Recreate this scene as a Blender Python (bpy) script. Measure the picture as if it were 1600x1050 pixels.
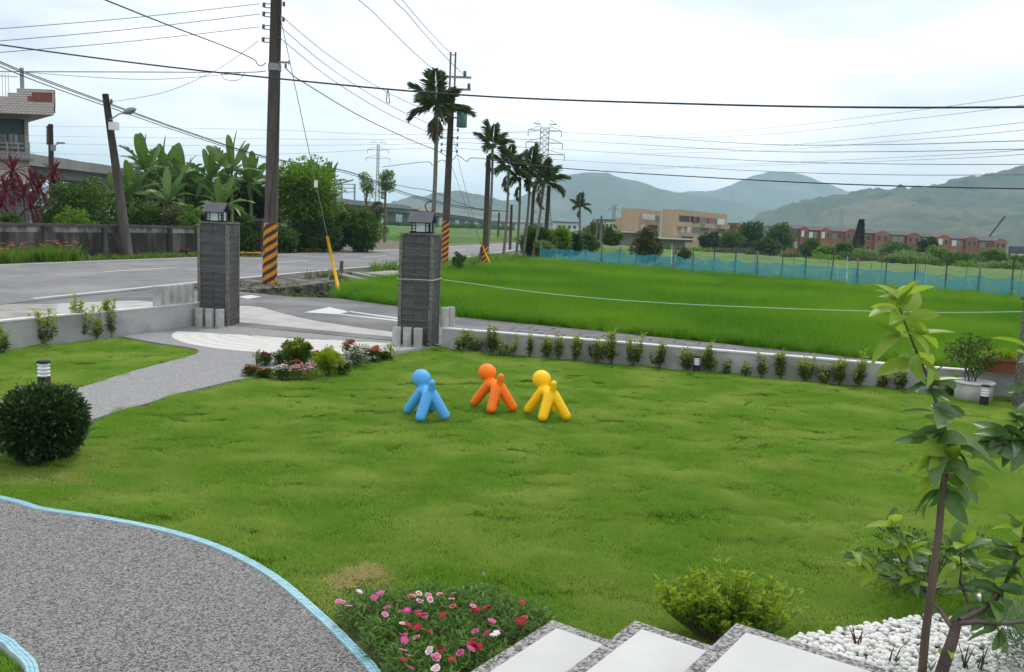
import bpy, bmesh, math, random
import numpy as np
from mathutils import Vector, Matrix

R_ = math.radians
scene = bpy.context.scene
for o in list(bpy.data.objects): bpy.data.objects.remove(o)
COL = scene.collection

# ------------------------------------------------------------------ camera
FPX, ROLL, PITCH, EYE = 1350.0, R_(2.3), R_(7.30), 2.25
cd = bpy.data.cameras.new('camera'); cam = bpy.data.objects.new('camera', cd); COL.objects.link(cam)
cd.sensor_width = 36; cd.lens = 36 * FPX / 1600; cd.clip_start = .05; cd.clip_end = 30000
cam.matrix_world = Matrix.Translation((0, 0, EYE)) @ Matrix.Rotation(R_(90) - PITCH, 4, 'X') @ Matrix.Rotation(ROLL, 4, 'Z')
scene.camera = cam

# ------------------------------------------------------------------ sky, sun, exposure
SUN_EL, SUN_AZ = R_(58), R_(20)          # azimuth from +Y towards +X
world = bpy.data.worlds.new('World'); scene.world = world; world.use_nodes = True
wt = world.node_tree; wt.nodes.clear()
def wn(t, **k):
    n = wt.nodes.new(t)
    for a, b in k.items(): setattr(n, a, b)
    return n
sky = wn('ShaderNodeTexSky', sky_type='NISHITA'); sky.sun_disc = False
sky.sun_elevation = SUN_EL; sky.sun_rotation = SUN_AZ; sky.air_density = 1.0; sky.dust_density = 2.0; sky.ozone_density = 1.0
tc = wn('ShaderNodeTexCoord'); mp = wn('ShaderNodeMapping'); mp.inputs['Scale'].default_value = (1.0, 1.0, 2.6); mp.inputs['Location'].default_value = (0.35, 0.2, 0.1)
nz = wn('ShaderNodeTexNoise'); nz.inputs['Scale'].default_value = 1.9; nz.inputs['Detail'].default_value = 6; nz.inputs['Roughness'].default_value = .55
cr = wn('ShaderNodeValToRGB'); cr.color_ramp.elements[0].position = .30; cr.color_ramp.elements[0].color = (.5, .5, .5, 1)
cr.color_ramp.elements[1].position = .62; cr.color_ramp.elements[1].color = (1, 1, 1, 1)
mp2 = wn('ShaderNodeMapping'); mp2.inputs['Scale'].default_value = (1.0, 1.0, 3.2); mp2.inputs['Location'].default_value = (3.1, 1.7, 5.3)
nz2 = wn('ShaderNodeTexNoise'); nz2.inputs['Scale'].default_value = 2.4; nz2.inputs['Detail'].default_value = 5
cr2 = wn('ShaderNodeValToRGB'); cr2.color_ramp.elements[0].position = .36; cr2.color_ramp.elements[0].color = (5.9, 6.4, 7.2, 1)
cr2.color_ramp.elements[1].position = .60; cr2.color_ramp.elements[1].color = (11.6, 11.7, 11.9, 1)
mx = wn('ShaderNodeMixRGB'); bg = wn('ShaderNodeBackground'); bg.inputs['Strength'].default_value = .125
wo = wn('ShaderNodeOutputWorld')
L = wt.links.new
L(tc.outputs['Generated'], mp.inputs['Vector']); L(mp.outputs[0], nz.inputs['Vector']); L(nz.outputs['Fac'], cr.inputs[0])
L(tc.outputs['Generated'], mp2.inputs['Vector']); L(mp2.outputs[0], nz2.inputs['Vector']); L(nz2.outputs['Fac'], cr2.inputs[0])
L(cr.outputs[0], mx.inputs[0]); L(sky.outputs[0], mx.inputs[1]); L(cr2.outputs[0], mx.inputs[2]); L(mx.outputs[0], bg.inputs[0]); L(bg.outputs[0], wo.inputs[0])
sd = bpy.data.lights.new('sun', 'SUN'); sd.energy = 1.5; sd.angle = R_(10); sd.color = (1, .96, .9)
sun = bpy.data.objects.new('sun', sd); COL.objects.link(sun)
sdir = Vector((math.sin(SUN_AZ) * math.cos(SUN_EL), math.cos(SUN_AZ) * math.cos(SUN_EL), math.sin(SUN_EL)))
sun.rotation_euler = (-sdir).to_track_quat('-Z', 'Y').to_euler(); sun.location = (0, 0, 60)
scene.view_settings.view_transform = 'Standard'; scene.view_settings.look = 'None'
scene.view_settings.exposure = 0.18; scene.view_settings.gamma = 1
scene.render.engine = 'CYCLES'; scene.cycles.use_denoising = True
scene.cycles.max_bounces = 6; scene.cycles.transparent_max_bounces = 10; scene.cycles.volume_bounces = 3

# ------------------------------------------------------------------ measuring helpers (survey of the place)
def ray(u, v):
    cx, cy = (u - 800) / FPX, (525 - v) / FPX
    x = cx * math.cos(ROLL) - cy * math.sin(ROLL); y = cx * math.sin(ROLL) + cy * math.cos(ROLL)
    return Vector((x, math.cos(PITCH) + y * math.sin(PITCH), -math.sin(PITCH) + y * math.cos(PITCH)))
def G(u, v, z=0.0):
    d = ray(u, v); t = (z - EYE) / d.z; return Vector((d.x * t, d.y * t, z))
def A(u, v, Y):
    d = ray(u, v); t = Y / d.y; return Vector((d.x * t, Y, EYE + d.z * t))
rng = np.random.default_rng(7); rnd = random.Random(7)
def g2(*pts): return [tuple(G(u, v)[:2]) for u, v in pts]

def hashn(ix, iy, s):
    h = np.sin(ix * 127.1 + iy * 311.7 + s * 74.7) * 43758.5453
    return h - np.floor(h)
def vnoise(x, y, s=0):
    x = np.asarray(x, float); y = np.asarray(y, float)
    ix, iy = np.floor(x), np.floor(y); fx, fy = x - ix, y - iy
    fx = fx * fx * (3 - 2 * fx); fy = fy * fy * (3 - 2 * fy)
    a, b, c, d = hashn(ix, iy, s), hashn(ix + 1, iy, s), hashn(ix, iy + 1, s), hashn(ix + 1, iy + 1, s)
    return (a * (1 - fx) + b * fx) * (1 - fy) + (c * (1 - fx) + d * fx) * fy
def fbm(x, y, s=0, o=4):
    r = 0; a = .5
    for k in range(o): r = r + a * vnoise(np.asarray(x) * 2 ** k, np.asarray(y) * 2 ** k, s + k); a *= .5
    return r
def inpoly(x, y, poly):
    x = np.asarray(x); y = np.asarray(y); r = np.zeros(x.shape, bool); n = len(poly)
    for i in range(n):
        x1, y1 = poly[i][:2]; x2, y2 = poly[(i + 1) % n][:2]
        if y1 == y2: continue
        r ^= ((y1 > y) != (y2 > y)) & (x < (x2 - x1) * (y - y1) / (y2 - y1) + x1)
    return r

# ------------------------------------------------------------------ materials
MATS = {}
def newmat(name):
    m = bpy.data.materials.new(name); m.use_nodes = True; t = m.node_tree; t.nodes.clear()
    MATS[name] = m
    return m, t, t.nodes.new('ShaderNodeOutputMaterial')
def mat(name, c1, c2=None, scale=4, rough=.8, bump=0, bscale=60, metal=0, coord='Object', lo=.35, hi=.65, c3=None, s3=1, stretch=(1, 1, 1), spec=.4, bdist=.02, vor=False):
    m, t, out = newmat(name); N = t.nodes.new; l = t.links.new
    p = N('ShaderNodeBsdfPrincipled'); p.inputs['Roughness'].default_value = rough; p.inputs['Metallic'].default_value = metal
    p.inputs['Specular IOR Level'].default_value = spec
    c1 = (*c1, 1); p.inputs['Base Color'].default_value = c1
    tcn = N('ShaderNodeTexCoord'); mpn = N('ShaderNodeMapping'); mpn.inputs['Scale'].default_value = stretch
    if coord == 'Position':
        gp = N('ShaderNodeNewGeometry'); l(gp.outputs['Position'], mpn.inputs['Vector'])
    else: l(tcn.outputs[coord], mpn.inputs['Vector'])
    if c2 is not None:
        n = N('ShaderNodeTexNoise'); n.inputs['Scale'].default_value = scale; n.inputs['Detail'].default_value = 6; n.inputs['Roughness'].default_value = .6
        if vor:
            n = N('ShaderNodeTexVoronoi'); n.inputs['Scale'].default_value = scale
        l(mpn.outputs[0], n.inputs['Vector'])
        r = N('ShaderNodeValToRGB'); r.color_ramp.elements[0].position = lo; r.color_ramp.elements[1].position = hi
        r.color_ramp.elements[0].color = c1; r.color_ramp.elements[1].color = (*c2, 1)
        src = n.outputs['Fac'] if not vor else n.outputs['Color']
        if vor:
            sp = N('ShaderNodeSeparateColor'); l(src, sp.inputs[0]); src = sp.outputs[0]
        l(src, r.inputs[0]); col = r.outputs[0]
        if c3 is not None:
            n3 = N('ShaderNodeTexNoise'); n3.inputs['Scale'].default_value = s3; n3.inputs['Detail'].default_value = 5; l(mpn.outputs[0], n3.inputs['Vector'])
            r3 = N('ShaderNodeValToRGB'); r3.color_ramp.elements[0].position = .48; r3.color_ramp.elements[1].position = .66; l(n3.outputs['Fac'], r3.inputs[0])
            mxx = N('ShaderNodeMixRGB'); mxx.inputs[2].default_value = (*c3, 1); l(r3.outputs[0], mxx.inputs[0]); l(col, mxx.inputs[1]); col = mxx.outputs[0]
        l(col, p.inputs['Base Color'])
    if bump:
        b = N('ShaderNodeBump'); b.inputs['Strength'].default_value = bump; b.inputs['Distance'].default_value = bdist
        if vor:
            nb = N('ShaderNodeTexVoronoi'); nb.inputs['Scale'].default_value = scale; l(mpn.outputs[0], nb.inputs['Vector'])
            inv = N('ShaderNodeMath'); inv.operation = 'SUBTRACT'; inv.inputs[0].default_value = 1; l(nb.outputs['Distance'], inv.inputs[1]); l(inv.outputs[0], b.inputs['Height'])
        else:
            nb = N('ShaderNodeTexNoise'); nb.inputs['Scale'].default_value = bscale; nb.inputs['Detail'].default_value = 5; l(mpn.outputs[0], nb.inputs['Vector'])
            l(nb.outputs['Fac'], b.inputs['Height'])
        l(b.outputs[0], p.inputs['Normal'])
    l(p.outputs[0], out.inputs[0]); return m
def leafmat(name, dark, light, trans=.3, rough=.5, patch=None, pscale=.6, dry=None, spec=.35):
    """foliage: each leaf its own tint ('var'), some light through the blade"""
    m, t, out = newmat(name); N = t.nodes.new; l = t.links.new
    at = N('ShaderNodeAttribute'); at.attribute_name = 'var'
    r = N('ShaderNodeValToRGB'); r.color_ramp.elements[0].color = (*dark, 1); r.color_ramp.elements[1].color = (*light, 1); l(at.outputs['Fac'], r.inputs[0]); col = r.outputs[0]
    gp = N('ShaderNodeNewGeometry')
    if patch is not None:
        n = N('ShaderNodeTexNoise'); n.inputs['Scale'].default_value = pscale; n.inputs['Detail'].default_value = 5; l(gp.outputs['Position'], n.inputs['Vector'])
        rr = N('ShaderNodeValToRGB'); rr.color_ramp.elements[0].position = .42; rr.color_ramp.elements[1].position = .64; l(n.outputs['Fac'], rr.inputs[0])
        mm = N('ShaderNodeMixRGB'); mm.inputs[2].default_value = (*patch, 1); l(rr.outputs[0], mm.inputs[0]); l(col, mm.inputs[1]); col = mm.outputs[0]
    if dry is not None:
        at2 = N('ShaderNodeAttribute'); at2.attribute_name = 'dry'; at2.attribute_type = 'INSTANCER'
        mm = N('ShaderNodeMixRGB'); mm.inputs[2].default_value = (*dry, 1); l(at2.outputs['Fac'], mm.inputs[0]); l(col, mm.inputs[1]); col = mm.outputs[0]
    p = N('ShaderNodeBsdfPrincipled'); p.inputs['Roughness'].default_value = rough; p.inputs['Specular IOR Level'].default_value = spec; l(col, p.inputs['Base Color'])
    tr = N('ShaderNodeBsdfTranslucent'); l(col, tr.inputs['Color'])
    ms = N('ShaderNodeMixShader'); ms.inputs[0].default_value = trans; l(p.outputs[0], ms.inputs[1]); l(tr.outputs[0], ms.inputs[2]); l(ms.outputs[0], out.inputs[0])
    return m
def brickmat(name, c1, c2, mortar, bw, bh, msize=.012, rough=.5, offset=.5, rot=None):
    m, t, out = newmat(name); N = t.nodes.new; l = t.links.new
    uv = N('ShaderNodeUVMap'); b = N('ShaderNodeTexBrick'); b.offset = offset; b.squash = 1
    b.inputs['Scale'].default_value = 1; b.inputs['Brick Width'].default_value = bw; b.inputs['Row Height'].default_value = bh; b.inputs['Mortar Size'].default_value = msize
    b.inputs['Color1'].default_value = (*c1, 1); b.inputs['Color2'].default_value = (*c2, 1); b.inputs['Mortar'].default_value = (*mortar, 1)
    p = N('ShaderNodeBsdfPrincipled'); p.inputs['Roughness'].default_value = rough
    l(uv.outputs[0], b.inputs['Vector']); l(b.outputs[0], p.inputs['Base Color'])
    bp = N('ShaderNodeBump'); bp.inputs['Strength'].default_value = .4; bp.invert = True; l(b.outputs['Fac'], bp.inputs['Height']); l(bp.outputs[0], p.inputs['Normal'])
    l(p.outputs[0], out.inputs[0]); return m

M = MATS
mat('earth', (.09, .075, .05), (.16, .13, .08), 3, .95, .5, 30)
mat('turf_soil', (.06, .12, .012), (.09, .15, .02), 3, .95, .4, 40, spec=0)
mat('field_ground', (.035, .10, .012), (.08, .14, .025), .05, .95, .3, 2)
mat('asphalt', (.145, .145, .15), (.20, .198, .195), 1.2, .85, .35, 120, c3=(.235, .23, .22), s3=.35, bdist=.01)
mat('lane_asphalt', (.105, .105, .112), (.15, .148, .148), 1.5, .85, .35, 120, c3=(.20, .195, .19), s3=.5, bdist=.01)
mat('road_paint', (.56, .56, .54), (.33, .33, .32), 9, .7, .1, 60, lo=.5, hi=.8)
mat('apron_concrete', (.42, .412, .39), (.27, .265, .25), 1.6, .85, .3, 60, lo=.45, hi=.75)
mat('rough_concrete', (.36, .35, .32), (.22, .21, .19), 2.2, .9, .5, 25)
mat('wall_concrete', (.33, .33, .325), (.42, .42, .41), 1.3, .8, .25, 40, c3=(.26, .265, .26), s3=1.8)
mat('wall_cap', (.66, .66, .65), (.56, .56, .55), 4, .75, .1, 60)
mat('post_concrete', (.47, .46, .44), (.36, .355, .34), 7, .85, .4, 50, c3=(.30, .295, .28), s3=3)
mat('washed_stone', (.05, .046, .048), (.38, .365, .35), 122, .7, .9, vor=True, lo=.05, hi=.95, bdist=.012)
mat('washed_grey', (.17, .17, .17), (.32, .315, .31), 75, .8, .6, vor=True, lo=.1, hi=.9, bdist=.01)
mat('step_border', (.05, .045, .045), (.42, .40, .38), 75, .6, .9, vor=True, lo=.05, hi=.95, bdist=.01)
mat('porch_tile', (.47, .465, .45), (.53, .525, .51), 2.2, .45, .05, 80)
mat('fan_white', (.60, .585, .55), (.54, .525, .49), 8, .85, .3, 80)
mat('fan_cream', (.56, .545, .51), (.50, .485, .455), 8, .85, .3, 80)
mat('mosaic', (.24, .47, .54), (.36, .57, .63), 14, .35, .05, 80)
mat('grout', (.45, .5, .5), rough=.9)
for i, (a, b) in enumerate((((.028, .032, .040), (.065, .073, .086)), ((.042, .05, .06), (.085, .097, .112)), ((.026, .027, .030), (.07, .07, .074)))):
    mat('slate_%s' % 'abc'[i], a, b, 6, .55, .5, 18, stretch=(1, 1, 3), c3=(.085, .072, .062), s3=3)
mat('pillar_core', (.36, .355, .34), (.44, .43, .41), 20, .9, .3, 60)
mat('corner_stone', (.045, .042, .035), (.27, .25, .20), 70, .7, .9, vor=True, lo=.1, hi=.95, bdist=.01)
mat('lantern_roof', (.075, .08, .09), (.095, .10, .11), 4, .5)
mat('lantern_glass', (.52, .62, .64), rough=.25)
mat('black_metal', (.012, .012, .014), rough=.6, spec=.2)
mat('louvre', (.75, .76, .78), rough=.25, metal=.2)
mat('pole_concrete', (.05, .042, .036), (.088, .076, .064), 2, .9, .3, 30, stretch=(3, 3, .5))
mat('pole_grey', (.16, .15, .14), (.22, .21, .195), 2, .9, .3, 30, stretch=(3, 3, .5))
mat('stripe_orange', (.80, .26, .01), (.60, .18, .01), 9, .7, lo=.5, hi=.8)
mat('stripe_black', (.025, .022, .02), (.05, .045, .04), 9, .7)
mat('steel', (.30, .31, .33), (.22, .225, .24), 8, .5, metal=.5)
mat('insulator', (.13, .12, .17), rough=.3)
mat('cable', (.018, .018, .02), rough=.6)
mat('cable_grey', (.13, .135, .14), rough=.6)
mat('transformer', (.06, .16, .15), (.09, .2, .19), 5, .5)
mat('yellow_guard', (.80, .40, .01), rough=.5)
mat('white_plastic', (.75, .75, .74), rough=.5)
mat('rope', (.50, .54, .42), rough=.8)
mat('old_wall', (.022, .020, .017), (.06, .054, .046), 1.6, .95, .5, 20, stretch=(1, 1, .3), c3=(.12, .115, .10), s3=1.6)
mat('old_plaster', (.30, .295, .28), (.07, .065, .06), 1.3, .95, .3, 20, stretch=(1, 1, .5), lo=.42, hi=.6)
mat('old_coping', (.10, .095, .085), (.05, .047, .042), 2, .95, .4, 25)
mat('viaduct_concrete', (.17, .17, .165), (.23, .23, .22), .3, .9, stretch=(1, 1, .3))
mat('viaduct_parapet', (.40, .36, .32), (.50, .44, .40), .2, .9)
mat('tan_wall', (.42, .29, .19), (.46, .33, .22), .5, .85)
mat('tan_dark', (.30, .22, .15), (.36, .26, .18), .5, .85)
mat('brick_red', (.19, .065, .04), (.25, .09, .058), .6, .85)
mat('brick_orange', (.25, .10, .06), (.29, .125, .075), .6, .85)
mat('roof_dark', (.04, .043, .047), (.065, .068, .072), .4, .8)
mat('pale_sheet', (.60, .60, .58), (.5, .5, .49), .6, .7)
mat('window_dark', (.02, .024, .028), rough=.15, spec=.6)
mat('window_grey', (.16, .175, .18), rough=.2, spec=.6)
mat('window_white', (.62, .64, .62), rough=.4)
mat('sheet_red', (.35, .07, .05), rough=.6)
brickmat('tile_wall', (.50, .44, .41), (.56, .50, .47), (.24, .20, .20), .20, .12, .016)
mat('tile_brown', (.17, .05, .03), (.22, .07, .045), 3, .6)
mat('shutter', (.09, .105, .13), (.12, .135, .16), 3, .5, stretch=(.2, .2, 8))
mat('awning', (.035, .06, .065), rough=.6)
mat('mountain_forest', (.012, .03, .014), (.05, .075, .03), .03, .95, coord='Position', c3=(.085, .09, .045), s3=.006)
mat('bark', (.09, .07, .05), (.15, .12, .085), 6, .95, .5, 30, stretch=(1, 1, .3))
mat('bark_young', (.13, .10, .065), (.09, .065, .05), 9, .85, .4, 40, stretch=(1, 1, .25))
mat('bark_purple', (.075, .05, .048), (.12, .085, .075), 9, .9, .5, 40)
mat('palm_bark', (.20, .19, .15), (.13, .125, .10), 5, .9, .4, 8, stretch=(.3, .3, 4))
mat('palm_shaft', (.10, .16, .035), (.14, .20, .05), 4, .5)
mat('white_pebble', (.80, .79, .76), (.68, .67, .64), 30, .5)
mat('terracotta', (.30, .10, .05), (.22, .075, .04), 6, .8, .3, 30)
mat('pot_white', (.66, .66, .64), (.5, .5, .48), 5, .7)
mat('wood_plank', (.34, .32, .29), (.24, .22, .20), 4, .9, .4, 20)
mat('ditch_stone', (.085, .078, .055), (.035, .036, .024), 3.5, .95, .8, 9, c3=(.20, .19, .16), s3=2.2)
mat('toy_blue', (.09, .37, .74), (.10, .40, .78), 2, .5, spec=.3)
mat('toy_orange', (.96, .185, .004), (1, .21, .006), 2, .5, spec=.3)
mat('toy_yellow', (.98, .53, .002), (1, .58, .004), 2, .5, spec=.3)
leafmat('grass_blade', (.145, .305, .022), (.27, .455, .052), .5, .6, patch=(.34, .465, .085), pscale=1.1, dry=(.66, .49, .25), spec=.15)
leafmat('rice_blade', (.05, .19, .006), (.15, .345, .012), .42, .5, spec=.15, patch=(.19, .37, .016), pscale=.14)
leafmat('far_rice', (.035, .13, .006), (.085, .22, .012), .3, .7, patch=(.10, .19, .016), pscale=.06)
leafmat('leaf_dark', (.012, .038, .010), (.06, .11, .025), .25, .38, spec=.5)
leafmat('leaf_mid', (.03, .09, .012), (.12, .225, .025), .35)
leafmat('leaf_deep', (.016, .055, .010), (.065, .14, .02), .3)
leafmat('leaf_bright', (.07, .18, .012), (.22, .38, .025), .4)
leafmat('leaf_lime', (.18, .31, .012), (.38, .48, .03), .45)
leafmat('leaf_box', (.05, .11, .015), (.17, .25, .03), .3)
leafmat('leaf_boxtip', (.22, .31, .03), (.42, .47, .06), .4)
leafmat('leaf_olive', (.06, .085, .02), (.15, .18, .05), .3)
leafmat('leaf_pale', (.12, .22, .06), (.24, .34, .10), .4)
leafmat('leaf_red', (.05, .008, .016), (.13, .02, .03), .3)
leafmat('leaf_silver', (.11, .19, .10), (.25, .34, .19), .2)
leafmat('leaf_dianthus', (.06, .15, .025), (.19, .33, .06), .3)
leafmat('banana_leaf', (.03, .085, .018), (.11, .22, .035), .4, .4)
leafmat('banana_pale', (.16, .26, .08), (.26, .36, .14), .35, .4)
leafmat('palm_leaf', (.045, .09, .025), (.15, .21, .065), .4, .45)
leafmat('palm_dead', (.16, .12, .07), (.28, .22, .14), .2)
leafmat('pomelo_dark', (.055, .135, .03), (.14, .25, .055), .35, .35, spec=.6)
leafmat('pomelo_young', (.20, .34, .025), (.33, .46, .05), .5, .4)
leafmat('pomelo_grey', (.07, .14, .06), (.13, .21, .09), .25, .25, spec=.6)
leafmat('weed', (.06, .12, .02), (.16, .22, .05), .35)
for nm, c in dict(pink=(.66, .10, .35), magenta=(.42, .01, .16), red=(.36, .004, .015), white=(.80, .76, .74), blush=(.72, .36, .45), coral=(.70, .14, .12), orange=(.85, .22, .01), yellow=(.80, .50, .02), crimson=(.45, .01, .05)).items():
    leafmat('petal_' + nm, c, tuple(min(1, x * 1.15 + .02) for x in c), .3, .6)
leafmat('net_dummy', (.1, .1, .1), (.1, .1, .1))
def netmat():
    m, t, out = newmat('blue_net'); N = t.nodes.new; l = t.links.new
    p = N('ShaderNodeBsdfPrincipled'); p.inputs['Base Color'].default_value = (.04, .27, .37, 1); p.inputs['Roughness'].default_value = .7
    tr = N('ShaderNodeBsdfTransparent'); tl = N('ShaderNodeBsdfTranslucent'); tl.inputs[0].default_value = (.05, .32, .42, 1)
    a = N('ShaderNodeMixShader'); a.inputs[0].default_value = .4; b = N('ShaderNodeMixShader')
    g = N('ShaderNodeNewGeometry'); n = N('ShaderNodeTexNoise'); n.inputs['Scale'].default_value = 2.6; n.inputs['Detail'].default_value = 6; l(g.outputs['Position'], n.inputs['Vector'])
    mr = N('ShaderNodeMapRange'); mr.inputs[1].default_value = .3; mr.inputs[2].default_value = .7; mr.inputs[3].default_value = .10; mr.inputs[4].default_value = .62
    l(n.outputs['Fac'], mr.inputs[0]); l(mr.outputs[0], b.inputs[0])
    l(p.outputs[0], a.inputs[1]); l(tl.outputs[0], a.inputs[2]); l(a.outputs[0], b.inputs[1]); l(tr.outputs[0], b.inputs[2]); l(b.outputs[0], out.inputs[0])
netmat()
bpy.data.materials.remove(M.pop('net_dummy'))

# ------------------------------------------------------------------ object helpers
def wm(o): return o.matrix_basis.copy() if o.parent is None else wm(o.parent) @ o.matrix_parent_inverse @ o.matrix_basis
def adopt(c, p): c.parent = p; c.matrix_parent_inverse = wm(p).inverted(); return c
def tag(o, label=None, cat=None, group=None, kind=None):
    if label: o['label'] = label
    if cat: o['category'] = cat
    if group: o['group'] = group
    if kind: o['kind'] = kind
    return o
def thing(name, label, cat, loc=(0, 0, 0), group=None, rz=0):
    o = bpy.data.objects.new(name, None); COL.objects.link(o); o.location = loc; o.rotation_euler = (0, 0, rz); o.empty_display_size = .1
    return tag(o, label, cat, group)
def link(name, me, parent=None, local=False):
    o = bpy.data.objects.new(name, me); COL.objects.link(o)
    if parent is not None:
        if local: o.parent = parent
        else: adopt(o, parent)
    return o
def npmesh(name, v, f, m, var=None, smooth=False):
    me = bpy.data.meshes.new(name); v = np.asarray(v, np.float32); f = np.asarray(f, np.int32); k = f.shape[1]
    me.vertices.add(len(v)); me.vertices.foreach_set('co', v.ravel()); me.loops.add(f.size); me.loops.foreach_set('vertex_index', f.ravel())
    me.polygons.add(len(f)); me.polygons.foreach_set('loop_start', np.arange(len(f), dtype=np.int32) * k)
    if smooth: me.polygons.foreach_set('use_smooth', np.ones(len(f), bool))
    if var is not None:
        a = me.attributes.new('var', 'FLOAT', 'POINT'); a.data.foreach_set('value', np.asarray(var, np.float32))
    me.materials.append(M[m] if isinstance(m, str) else m); me.update(calc_edges=True); return me

class MB:
    def __init__(s): s.v = []; s.f = []; s.var = None
    def add(s, vs, fs):
        b = len(s.v); s.v += [tuple(x) for x in vs]; s.f += [tuple(i + b for i in q) for q in fs]; return s
    def box(s, c, d, rz=0, mtx=None):
        x, y, z = d[0] / 2, d[1] / 2, d[2] / 2; m = mtx if mtx is not None else Matrix.Rotation(rz, 3, 'Z'); c = Vector(c)
        vs = [c + m @ Vector((a * x, b * y, e * z)) for e in (-1, 1) for a, b in ((-1, -1), (1, -1), (1, 1), (-1, 1))]
        return s.add(vs, [(3, 2, 1, 0), (4, 5, 6, 7), (0, 1, 5, 4), (1, 2, 6, 5), (2, 3, 7, 6), (3, 0, 4, 7)])
    def bar(s, a, b, w, h=None):
        a, b = Vector(a), Vector(b); d = b - a; q = d.to_track_quat('X', 'Z').to_matrix(); return s.box((a + b) / 2, (d.length, w, h or w), mtx=q)
    def prism(s, poly, z0, z1):
        n = len(poly); ar = sum(poly[i][0] * poly[(i + 1) % n][1] - poly[(i + 1) % n][0] * poly[i][1] for i in range(n))
        if ar < 0: poly = poly[::-1]
        vs = [(p[0], p[1], z0) for p in poly] + [(p[0], p[1], z1) for p in poly]
        return s.add(vs, [tuple(range(n))[::-1], tuple(range(n, 2 * n))] + [(i, (i + 1) % n, n + (i + 1) % n, n + i) for i in range(n)])
    def tube(s, pts, rad, n=8, cap=True):
        pts = [Vector(p) for p in pts]; rad = rad if hasattr(rad, '__len__') else [rad] * len(pts)
        vs = []; fs = []; px = None
        for i, p in enumerate(pts):
            d = (pts[min(i + 1, len(pts) - 1)] - pts[max(i - 1, 0)]).normalized()
            if px is None: px = d.cross(Vector((.3, .2, 1)) if abs(d.z) < .9 else Vector((0, 1, 0)))
            x = (px - d * px.dot(d)).normalized(); y = d.cross(x).normalized(); px = x
            for k in range(n):
                a = 2 * math.pi * k / n; vs.append(p + (x * math.cos(a) + y * math.sin(a)) * rad[i])
        for i in range(len(pts) - 1):
            for k in range(n): fs.append((i * n + (k + 1) % n, (i + 1) * n + (k + 1) % n, (i + 1) * n + k, i * n + k)[::-1])
        if cap: fs += [tuple(range(n))[::-1], tuple(range((len(pts) - 1) * n, len(pts) * n))]
        return s.add(vs, fs)
    def lathe(s, prof, c=(0, 0, 0), n=16):
        c = Vector(c); vs = []; fs = []
        for r, z in prof:
            for k in range(n): a = 2 * math.pi * k / n; vs.append(c + Vector((r * math.cos(a), r * math.sin(a), z)))
        for i in range(len(prof) - 1):
            for k in range(n): fs.append((i * n + k, i * n + (k + 1) % n, (i + 1) * n + (k + 1) % n, (i + 1) * n + k))
        fs += [tuple(range(n))[::-1], tuple(range((len(prof) - 1) * n, len(prof) * n))]
        return s.add(vs, fs)
    def mesh(s, name, m, smooth=False, uv=False):
        me = bpy.data.meshes.new(name); me.from_pydata(s.v, [], s.f); me.materials.append(M[m])
        if smooth: me.polygons.foreach_set('use_smooth', [True] * len(me.polygons))
        if s.var is not None:
            a = me.attributes.new('var', 'FLOAT', 'POINT'); a.data.foreach_set('value', s.var)
        if uv:
            u = me.uv_layers.new(name='UVMap')
            for p in me.polygons:
                n = p.normal; t = Vector((-n.y, n.x, 0)); t = t.normalized() if t.length > .2 else Vector((1, 0, 0)); b = n.cross(t)
                for li in p.loop_indices: co = me.vertices[me.loops[li].vertex_index].co; u.data[li].uv = (co.dot(t), co.dot(b))
        me.update(); return me
    def build(s, name, m, parent=None, smooth=False, uv=False, local=False): return link(name, s.mesh(name, m, smooth, uv), parent, local)

def structure(o): o['kind'] = 'structure'; return o
def leafverts(pos, dirs, Ln, Wd, fold=.25, droop=.15, r=rng):
    """two-triangle folded leaves; returns verts, tris, var"""
    pos = np.asarray(pos, float); n = len(pos); d = np.asarray(dirs, float); d = d / (np.linalg.norm(d, axis=1, keepdims=True) + 1e-9)
    ln = (np.broadcast_to(np.asarray(Ln, float), (n,)) * r.uniform(.7, 1.25, n))[:, None]; wd = ln * (Wd / (Ln if np.isscalar(Ln) else np.mean(Ln)))
    ref = r.normal(size=(n, 3)) * .35 + np.array([0, 0, 1.0]); side = np.cross(d, ref); side /= np.linalg.norm(side, axis=1, keepdims=True) + 1e-9
    nn = np.cross(side, d)
    tip = pos + d * ln - np.array([0, 0, 1.0]) * ln * droop; mid = pos + d * ln * .45
    l_ = mid + side * wd * .5 + nn * wd * fold; r_ = mid - side * wd * .5 + nn * wd * fold
    v = np.stack([pos, r_, tip, l_], 1).reshape(-1, 3); b = np.arange(n)[:, None] * 4
    f = np.concatenate([b + [0, 1, 2], b + [0, 2, 3]], 1).reshape(-1, 3)
    return v, f, np.repeat(r.uniform(0, 1, n), 4)
def leaf_object(name, pos, dirs, Ln, Wd, m, parent=None, fold=.25, droop=.15):
    v, f, a = leafverts(pos, dirs, Ln, Wd, fold, droop); o = link(name, npmesh(name, v, f, m, a), parent); o['kind'] = 'stuff'; return o
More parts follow.
